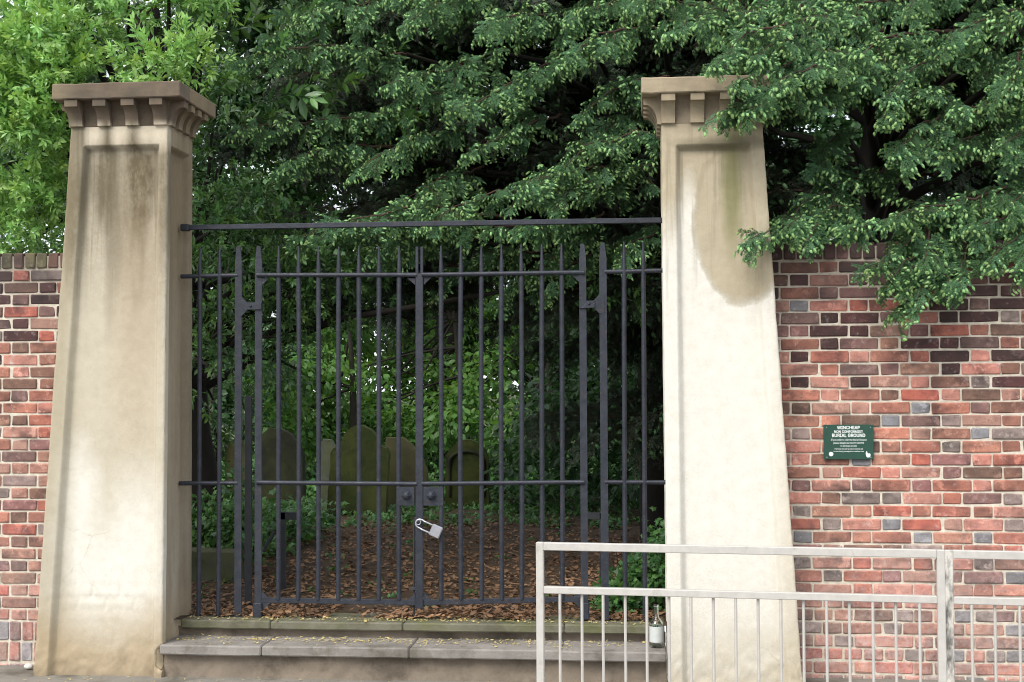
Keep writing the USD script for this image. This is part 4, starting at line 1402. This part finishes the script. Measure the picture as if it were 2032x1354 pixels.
rgt = [
    B((1760, 60, 1.0), (1440, 215, -.42), .36), B((1700, 130, .9), (1500, 190, -.40), .32), B((1640, 20, 1.0), (1330, 60, .1), .38), B((1560, -30, 1.0), (1260, 10, .3), .34),
    B((1620, 90, .8), (1440, 120, -.2), .34), B((1800, 0, .9), (1540, 60, .0), .40), B((1900, 60, .9), (1680, 150, -.1), .40), B((1820, 120, .7), (1620, 190, -.25), .26),
    B((1960, 110, .8), (1760, 190, -.1), .36), B((2080, 40, .9), (1880, 80, .0), .40), B((2090, 170, .8), (1900, 210, -.05), .36), B((1880, 180, .6), (1750, 235, -.2), .22),
    B((1900, 210, .7), (1770, 300, -.15), .26, hang=1.2), B((1860, 250, .6), (1800, 320, -.15), .18, hang=1.3), B((2000, 230, .7), (1880, 300, .05), .24, hang=1.0), B((2100, 260, .7), (1980, 290, -.05), .28, hang=.9),
    B((1800, 330, .9), (1485, 475, -.34), .16), B((1700, 380, .6), (1560, 450, -.28), .16), B((1690, 400, .4), (1600, 480, -.3), .14, hang=1.0), B((1680, 260, .8), (1635, 330, .1), .08), B((1660, 330, .6), (1650, 440, -.1), .07, hang=1.2), B((1750, 90, .3), (1465, 165, -.52), .30), B((1720, 140, .2), (1485, 215, -.52), .26), B((1700, 60, .4), (1500, 110, -.45), .30), B((1640, 40, .3), (1425, 120, -.50), .26), B((1690, 120, .1), (1540, 170, -.5), .26),
    B((2040, 380, .5), (1690, 455, -.33), .26), B((1960, 400, .5), (1780, 430, -.3), .30), B((1900, 420, .3), (1790, 560, -.30), .22, hang=1.3), B((1850, 470, .15), (1775, 615, -.28), .16, hang=1.4),
    B((1880, 450, .2), (1885, 575, -.30), .16, hang=1.2), B((1830, 450, .2), (1830, 520, -.33), .2, hang=1.2), B((1950, 420, .3), (1735, 525, -.34), .20, hang=1.1), B((1920, 460, .2), (1820, 590, -.33), .18, hang=1.3), B((1880, 420, .2), (1760, 560, -.33), .16, hang=1.3), B((1990, 440, .2), (1900, 560, -.33), .16, hang=1.2), B((2100, 380, .4), (1930, 450, -.25), .30), B((2120, 440, .3), (2028, 520, -.28), .24, hang=1.0),
    B((2080, 430, .3), (1960, 520, -.27), .20, hang=1.1), B((2090, 360, .5), (2010, 410, -.1), .24, hang=.9), B((2060, 120, .5), (2000, 180, -.1), .28),
    B((1500, 40, .9), (1400, 150, .0), .28), B((1690, -20, .8), (1590, 100, -.15), .3), B((1990, -20, .8), (1800, 20, -.1), .34),
]
inner = []
for k in range(16):
    x, y = rc.uniform(1350, 2080), rc.uniform(-160, 120)
    Y = rc.uniform(1.3, 2.2)
    inner.append((at(x + rc.uniform(40, 140), y - 30, Y + .4), at(x, y + rc.uniform(0, 60), Y - .2), .36))
upper = []  # upper boughs, largely out of view, added for the shade they cast
for k in range(160):
    a = rc.uniform(0, 6.28); z = rc.uniform(1.6, 6.5); R0 = (2.5 - .25 * max(0, z - 3.2)) * rc.uniform(.5, 1)
    c = np.array([1.6, 2.5, z])
    d = np.array([math.cos(a), math.sin(a), 0])
    p1 = c + d * R0 * np.array([1.15, 1.0, 1]) + [0, 0, -.2]
    if (z < 4.0 and p1[1] < 1.3) or (p1[0] < .6 and p1[1] < 1.8):
        continue
    upper.append((c + d * .3 * R0, p1, .75))
yew_tree('yew leaning over the right brick wall, its drooping boughs hanging before it', (1.75, 2.3, .3), 5.6, rgt, inner, upper, 47)


# --- holm oak at the left
def clump(sc, r, px, py, Y, rx, rz, n, nk, smin=.8, smax=1.2, ry=.35):
    c = at(px, py, Y)
    k_ = (Y + 8) / FPX
    for _ in range(n):
        d = r.normal(0, 1, 3); d /= np.linalg.norm(d)
        q = r.uniform(.3, 1) ** .5
        p = c + d * q * np.array([rx * k_, ry, rz * k_])
        dd = d * .8 + np.array([r.normal(0, .4), -.45 + r.normal(0, .4), r.normal(.05, .4)])
        sc.put(p, frame(dd, (r.normal(0, .3), -.3 + r.normal(0, .3), 1), r.uniform(-.6, .6)), r.uniform(smin, smax), int(r.integers(nk)))


ok = thing('holm_oak_tree', 'bright leaved evergreen oak rising behind the left wall and pillar', 'tree', (-3.05, 2.2, .3))
r = np.random.default_rng(77)
mb = MB()
tb = at(365, 1000, 2.2)
pts = np.array([[tb[0] + .10, 2.2, .15], [tb[0] + .02, 2.2, .6], [tb[0] - .08, 2.2, 1.3], [tb[0] - .12, 2.15, 2.2], [tb[0] - .2, 2.1, 3.2], [tb[0] - .3, 2.1, 4.6]])
mb.add(*tube(pts, [.40, .31, .28, .25, .21, .12], 16, False))
obj('trunk', mb.get(), BARK, ok, smooth=True)
lim = MB()
sc = Scatter()
bright = [(50, 40, 1.0, 120, 90, 70), (30, 170, .8, 90, 90, 70), (100, 120, .7, 80, 60, 50), (150, 20, .9, 90, 60, 45), (70, 300, .8, 90, 110, 80), (30, 430, .9, 70, 70, 45), (110, 240, .7, 55, 70, 40), (0, 330, .8, 60, 110, 45),
          (250, -10, .9, 70, 30, 30), (340, -5, .9, 80, 26, 34), (430, -5, 1.0, 50, 20, 16), (320, 125, .6, 50, 22, 22), (385, 125, .6, 26, 26, 18), (280, 150, .5, 50, 14, 12), (150, 150, .6, 36, 20, 12),
          (60, 480, 1.1, 60, 30, 20), (100, 400, .8, 40, 60, 22), (-40, 100, .8, 60, 160, 60), (120, 50, .6, 50, 40, 24), (20, 100, .6, 70, 60, 30), (60, 210, .6, 60, 60, 30)]
for b in bright:
    clump(sc, r, b[0], b[1], b[2], b[3], b[4], int(b[5] * 1.5), 4)
    limb_tube(lim, pts[3] + [0, 0, r.uniform(0, 1.4)], at(b[0], b[1], b[2] + .2), .05, .012, (0, 0, .15), r)
sc.build('crown', OT, ok)
sc = Scatter()
shade = [(430, 340, 1.5, 60, 40, 16), (420, 460, 1.2, 45, 60, 24), (470, 420, 1.6, 60, 40, 14), (540, 520, 1.7, 60, 60, 24), (410, 560, 1.4, 35, 60, 18), (440, 650, 1.4, 40, 60, 20), (410, 740, 1.4, 35, 60, 14), (600, 470, 1.9, 60, 50, 12),
         (690, 520, 2.2, 60, 50, 34), (760, 600, 2.6, 50, 60, 22), (640, 560, 2.0, 50, 40, 30), (540, 590, 1.8, 50, 50, 20), (850, 640, 3.0, 40, 40, 8), (1230, 560, 1.8, 60, 50, 10), (590, 590, 1.9, 60, 50, 22), (650, 640, 2.0, 40, 50, 14), (555, 670, 1.8, 50, 60, 22), (600, 730, 2.2, 60, 40, 14), (500, 600, 2.0, 40, 80, 14), (660, 560, 2.3, 50, 40, 10), (200, 60, 2.0, 160, 90, 50), (300, 20, 2.3, 120, 90, 50), (350, 80, 2.4, 130, 90, 30), (430, 180, 2.6, 70, 110, 20),
         (60, 250, 2.0, 160, 260, 130), (450, 300, 2.6, 70, 160, 50), (480, 520, 2.9, 90, 160, 60), (200, 300, 2.4, 160, 200, 60), (420, 800, 2.8, 60, 120, 30)]
for b in shade:
    clump(sc, r, b[0], b[1], b[2], b[3], b[4], int(b[5] * 1.3), 3)
    limb_tube(lim, pts[2] + [0, 0, r.uniform(0, 1.2)], at(b[0], b[1], b[2] + .1), .035, .008, (0, 0, .15), r)
for k in range(520):  # unseen top of the crown, filled in to cut the skylight
    a = r.uniform(0, 6.28); z = r.uniform(3.6, 6.6); R0 = (2.1 - .3 * (z - 3.6)) * math.sqrt(r.uniform(.15, 1))
    p = np.array([-3.6 + math.cos(a) * R0, 2.7 + math.sin(a) * R0 * .9, z])
    sc.put(p, frame(p - np.array([-3.6, 2.2, 3.6]) + r.normal(0, .5, 3), (0, 0, 1), r.uniform(-.6, .6)), r.uniform(1.5, 2.4), int(r.integers(3)))
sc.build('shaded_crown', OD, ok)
obj('limbs', lim.get(), BARK, ok, smooth=True)


# --- trees and shrubs deeper in the burial ground
def leafy(name, label, cat, base, trunk_h, clumps, protos, seed, rad=.12, trunk_mat=BARK, smin=.8, smax=1.3):
    r = np.random.default_rng(seed)
    base = np.array(base, float)
    base[2] = float(ground_z(base[0], min(base[1], 13.9))) if base[1] < 13.9 else .57
    t = thing(name, label, cat, tuple(base))
    mb = MB()
    z = np.linspace(-.15, trunk_h, 8)
    pts = np.stack([base[0] + .12 * np.sin(z * .8 + seed), base[1] + 0 * z, base[2] + z], 1)
    mb.add(*tube(pts, np.linspace(rad * 1.3, rad * .35, 8), 10, False))
    sc = Scatter()
    for (c, R3, n) in clumps:
        c = np.array(c, float)
        limb_tube(mb, pts[min(7, 3 + int(r.integers(4)))], c, rad * .35, .01, (0, 0, .1), r, sides=5)
        for _ in range(n):
            d = r.normal(0, 1, 3); d /= np.linalg.norm(d)
            p = c + d * np.array(R3) * r.uniform(.2, 1) ** .5
            sc.put(p, frame((r.normal(), r.normal(), r.normal(0, .25)), (r.normal(0, .25), r.normal(0, .25), 1)), r.uniform(smin, smax), int(r.integers(len(protos))))
    obj('trunk', mb.get(), trunk_mat, t, smooth=True)
    sc.build('crown', protos, t)
    return t


C3 = lambda px, py, Y, rx, rz, n, ry=.7: (at(px, py, Y), (rx * (Y + 8) / FPX, ry, rz * (Y + 8) / FPX), n)
leafy('shrub', 'bright green leafy shrub behind the dark domed headstone', 'shrub', (-3.6, 8.2, 0), 2.2, [C3(590, 830, 8.0, 60, 60, 34), C3(640, 760, 8.4, 60, 60, 26), C3(560, 760, 8.2, 50, 60, 22), C3(660, 860, 8.6, 40, 50, 20)], BC, 1, .05)
leafy('shrub', 'bright green leafy shrub directly behind the big mossy headstone', 'shrub', (-2.3, 9.0, 0), 2.4, [C3(665, 655, 10.0, 50, 50, 30), C3(690, 690, 11.5, 60, 50, 20), C3(830, 790, 11.0, 60, 70, 34), C3(860, 860, 10.6, 60, 50, 24), C3(560, 880, 10.5, 90, 60, 26), C3(660, 880, 10.8, 60, 50, 20), C3(760, 640, 11.5, 90, 60, 40), C3(860, 620, 11.5, 70, 60, 34), C3(850, 720, 11.0, 60, 50, 16), C3(740, 720, 10.5, 60, 60, 24), C3(700, 640, 10.8, 60, 50, 16), C3(800, 700, 10.6, 30, 60, 12), C3(720, 830, 9.0, 60, 50, 26), C3(790, 850, 9.2, 50, 50, 22), C3(690, 740, 9.4, 40, 40, 9), C3(760, 770, 9.4, 40, 40, 10)], BC, 2, .05)
leafy('shrub', 'bushy green shrub behind the olive headstone with carved arch', 'shrub', (-1.1, 9.2, 0), 2.4, [C3(900, 830, 9.0, 60, 60, 30), C3(960, 760, 9.2, 60, 60, 26), C3(880, 760, 9.6, 40, 50, 12), C3(1000, 850, 8.6, 50, 60, 20), C3(980, 680, 9.6, 60, 50, 14)], BC, 3, .05)
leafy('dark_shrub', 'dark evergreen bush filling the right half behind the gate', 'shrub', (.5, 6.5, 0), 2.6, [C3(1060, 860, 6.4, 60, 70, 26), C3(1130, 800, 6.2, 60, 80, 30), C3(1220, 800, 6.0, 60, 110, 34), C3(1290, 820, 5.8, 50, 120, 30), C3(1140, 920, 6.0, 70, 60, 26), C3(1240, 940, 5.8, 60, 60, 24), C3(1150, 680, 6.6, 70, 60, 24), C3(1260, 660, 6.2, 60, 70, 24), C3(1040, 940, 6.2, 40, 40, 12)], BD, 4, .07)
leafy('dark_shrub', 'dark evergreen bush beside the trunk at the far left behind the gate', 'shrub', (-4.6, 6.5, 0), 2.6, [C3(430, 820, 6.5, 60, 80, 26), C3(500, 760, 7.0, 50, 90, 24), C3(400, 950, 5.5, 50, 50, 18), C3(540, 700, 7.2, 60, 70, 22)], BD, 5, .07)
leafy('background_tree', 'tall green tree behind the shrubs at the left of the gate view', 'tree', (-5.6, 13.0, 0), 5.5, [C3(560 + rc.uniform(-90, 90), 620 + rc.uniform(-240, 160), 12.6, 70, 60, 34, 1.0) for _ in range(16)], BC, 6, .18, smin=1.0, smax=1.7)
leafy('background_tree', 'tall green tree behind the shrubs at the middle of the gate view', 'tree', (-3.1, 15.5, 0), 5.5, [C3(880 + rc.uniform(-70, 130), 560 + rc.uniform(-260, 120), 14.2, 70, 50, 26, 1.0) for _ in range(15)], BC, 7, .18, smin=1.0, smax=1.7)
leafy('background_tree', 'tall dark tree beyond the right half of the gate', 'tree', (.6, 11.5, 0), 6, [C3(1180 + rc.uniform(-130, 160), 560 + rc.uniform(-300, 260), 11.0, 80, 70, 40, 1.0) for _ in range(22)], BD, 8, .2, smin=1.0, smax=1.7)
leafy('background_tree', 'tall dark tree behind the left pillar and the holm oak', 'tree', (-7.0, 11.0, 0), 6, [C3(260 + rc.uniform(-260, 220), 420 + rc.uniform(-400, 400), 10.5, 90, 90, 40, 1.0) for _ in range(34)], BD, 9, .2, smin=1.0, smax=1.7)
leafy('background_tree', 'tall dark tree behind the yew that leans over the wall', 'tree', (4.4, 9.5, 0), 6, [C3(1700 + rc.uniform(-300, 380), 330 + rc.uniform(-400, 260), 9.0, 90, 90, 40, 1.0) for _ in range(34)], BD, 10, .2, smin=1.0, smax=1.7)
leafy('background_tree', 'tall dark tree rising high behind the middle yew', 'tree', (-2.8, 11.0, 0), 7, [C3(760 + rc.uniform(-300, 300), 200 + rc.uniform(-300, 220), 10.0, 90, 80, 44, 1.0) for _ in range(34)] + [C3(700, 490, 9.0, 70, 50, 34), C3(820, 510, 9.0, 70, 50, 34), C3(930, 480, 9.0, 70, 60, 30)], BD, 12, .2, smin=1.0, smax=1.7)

# --- ivy
r = np.random.default_rng(5)
sc = Scatter()
for k in range(3300):
    y = 4.3 + 9.5 * r.random() ** 1.4; x = r.uniform(-5.2 - .2 * (y - 4), 2.2)
    if y < 4.7 or (5.8 > y and r.random() < .45):
        continue
    p = np.array([x, y, float(ground_z(x, y)) + (r.uniform(-.02, .03) if y < 6.4 else r.uniform(0, .14))])
    sc.put(p, frame((r.normal(), r.normal(), 0), (r.normal(0, .25), r.normal(-.4, .25), 1)), r.uniform(.6, 1.0) if y < 6.4 else r.uniform(.8, 1.5), int(r.integers(3)))
for k in range(260):                                   # mound in the left corner
    y = r.uniform(2.6, 4.4); x = r.uniform(-4.2, -2.85)
    p = np.array([x, y, float(ground_z(x, y)) + r.uniform(0, .28)])
    sc.put(p, frame((r.normal(), r.normal(), 0), (r.normal(0, .3), r.normal(-.5, .3), 1)), r.uniform(.8, 1.5), int(r.integers(3)))
for k in range(120):                                   # heaped against the oak's foot, behind the grave kerb
    x, y = r.uniform(-3.35, -2.82), r.uniform(1.62, 1.95)
    sc.put(np.array([x, y, r.uniform(.45, .80)]), frame((r.normal(), r.normal(-.4, .5), r.normal(-.2, .4)), (r.normal(0, .3), -.8 + r.normal(0, .3), .7)), r.uniform(.7, 1.1), int(r.integers(3)))
iv = sc.build('ivy', IV)
tag(iv, 'dark green ivy carpeting the ground around the headstones', 'ivy', kind='stuff')
sc = Scatter()
for k in range(150):
    u = r.uniform(0, 1) ** .8; h = r.uniform(0, 1)
    x = .16 - .46 * u * (1 - .3 * h) ; y = r.uniform(.42, .85)
    z = .30 + h * (.52 - .42 * u)
    sc.put(np.array([x, y, z]), frame((r.normal(), r.normal(-.6, .5), r.normal(-.3, .4)), (r.normal(0, .4), -1 + r.normal(0, .4), .6)), r.uniform(.6, .95), int(r.integers(3)))
iv2 = thing('ivy_bush', 'glossy ivy bush climbing behind the right fixed railing', 'ivy', (.05, .6, .29))
sc.build('leaves', IV, iv2)
mb = MB()
for k in range(14):
    limb_tube(mb, (.1 - .3 * r.random(), r.uniform(.5, .8), .27), (.14 - .4 * r.random(), r.uniform(.45, .8), .4 + .35 * r.random()), .006, .003, (0, 0, .05), r, 6, 5)
obj('stems', mb.get(), TWIG, iv2, smooth=True)

# --- seedlings among the litter
sc = Scatter()
for k in range(46):
    x, y = r.uniform(-3.0, .4), .5 + 4.2 * r.random()
    sc.put(np.array([x, y, float(ground_z(x, y)) + .01]), frame((r.normal(), r.normal(), 0), (r.normal(0, .3), r.normal(-.3, .3), 1)), r.uniform(.35, .6), int(r.integers(3)))
tag(sc.build('seedlings', IV), 'small green seedlings scattered through the brown leaf litter', 'seedlings', kind='stuff')

# --- fallen leaves
mb = MB()
sh = np.array([(0, 0), (.3, .26), (.65, .24), (1, 0), (.65, -.24), (.3, -.26)])
n = 13000
for k in range(n):
    y = .10 + 5.0 * r.random() ** 1.5
    x = r.uniform(-3.6, 1.0) if y > .3 else r.uniform(-2.75, .1)
    if meshkit.noise(np.array([x * 2.2, y * 2.2, 3.0])) < .22 * r.random() + .04:
        continue
    ln = r.uniform(.018, .054)
    ph = r.uniform(0, 6.28)
    R = frame((math.cos(ph), math.sin(ph), r.normal(0, .25)), (r.normal(0, .45), r.normal(0, .45), 1))
    bend = r.uniform(-.35, .45)
    v = np.column_stack([sh * ln, bend * ln * ((sh[:, 0] - .5) ** 2 - .1) + abs(sh[:, 1]) * ln * r.uniform(-.2, .5)])
    z = (.294 if y < .3 else float(ground_z(x, y)) + .004) + r.uniform(.002, .020)
    mb.add(np.array([x, y, z]) + v @ R.T, [(0, 1, 2, 3), (0, 3, 4, 5)])
for k in range(90):                                    # fallen twigs
    x, y = r.uniform(-3.2, .6), .35 + 4 * r.random() ** 1.4
    ph, ln = r.uniform(0, 6.28), r.uniform(.06, .28)
    z = float(ground_z(x, y)) + .02
    d = np.array([math.cos(ph), math.sin(ph), r.normal(0, .06)]) * ln
    q = np.array([x, y, z])
    mb.add(*tube([q, q + d * .5 + r.normal(0, .01, 3), q + d], [.004, .003, .0015], 4, False))
tag(obj('leaf_litter', mb.get(), LITTER), 'brown dead leaves covering the ground behind the gate', 'leaf litter', kind='stuff')
mb = MB()
for k in range(1500):
    m_ = r.random()
    x = r.uniform(-2.74, .08)
    if m_ < .55:
        y, z = r.uniform(-.16, -.015) if r.random() < .8 else r.uniform(-.29, -.1), z1 + .003
        if r.random() < .35: x = np.clip(r.normal(-1.5, .5), -2.7, .05)
    elif m_ < .85:
        y, z = r.uniform(-.03, .08), z2 + .003
    else:
        y, z = -.30 - abs(r.normal(0, .25)), .004
        x = r.uniform(-3.6, .3)
    ln = r.uniform(.007, .026)
    ph = r.uniform(0, 6.28)
    R = frame((math.cos(ph), math.sin(ph), r.normal(0, .2)), (r.normal(0, .4), r.normal(0, .4), 1))
    v = np.column_stack([sh * [ln, ln * r.uniform(.3, 1)], .3 * ln * (sh[:, 0] - .5) ** 2])
    mb.add(np.array([x, y, z + r.uniform(.001, .008)]) + v @ R.T, [(0, 1, 2, 3), (0, 3, 4, 5)])
tag(obj('fallen_catkins', mb.get(), PETAL), 'yellow catkins and petals scattered along the stone steps', 'catkins', kind='stuff')
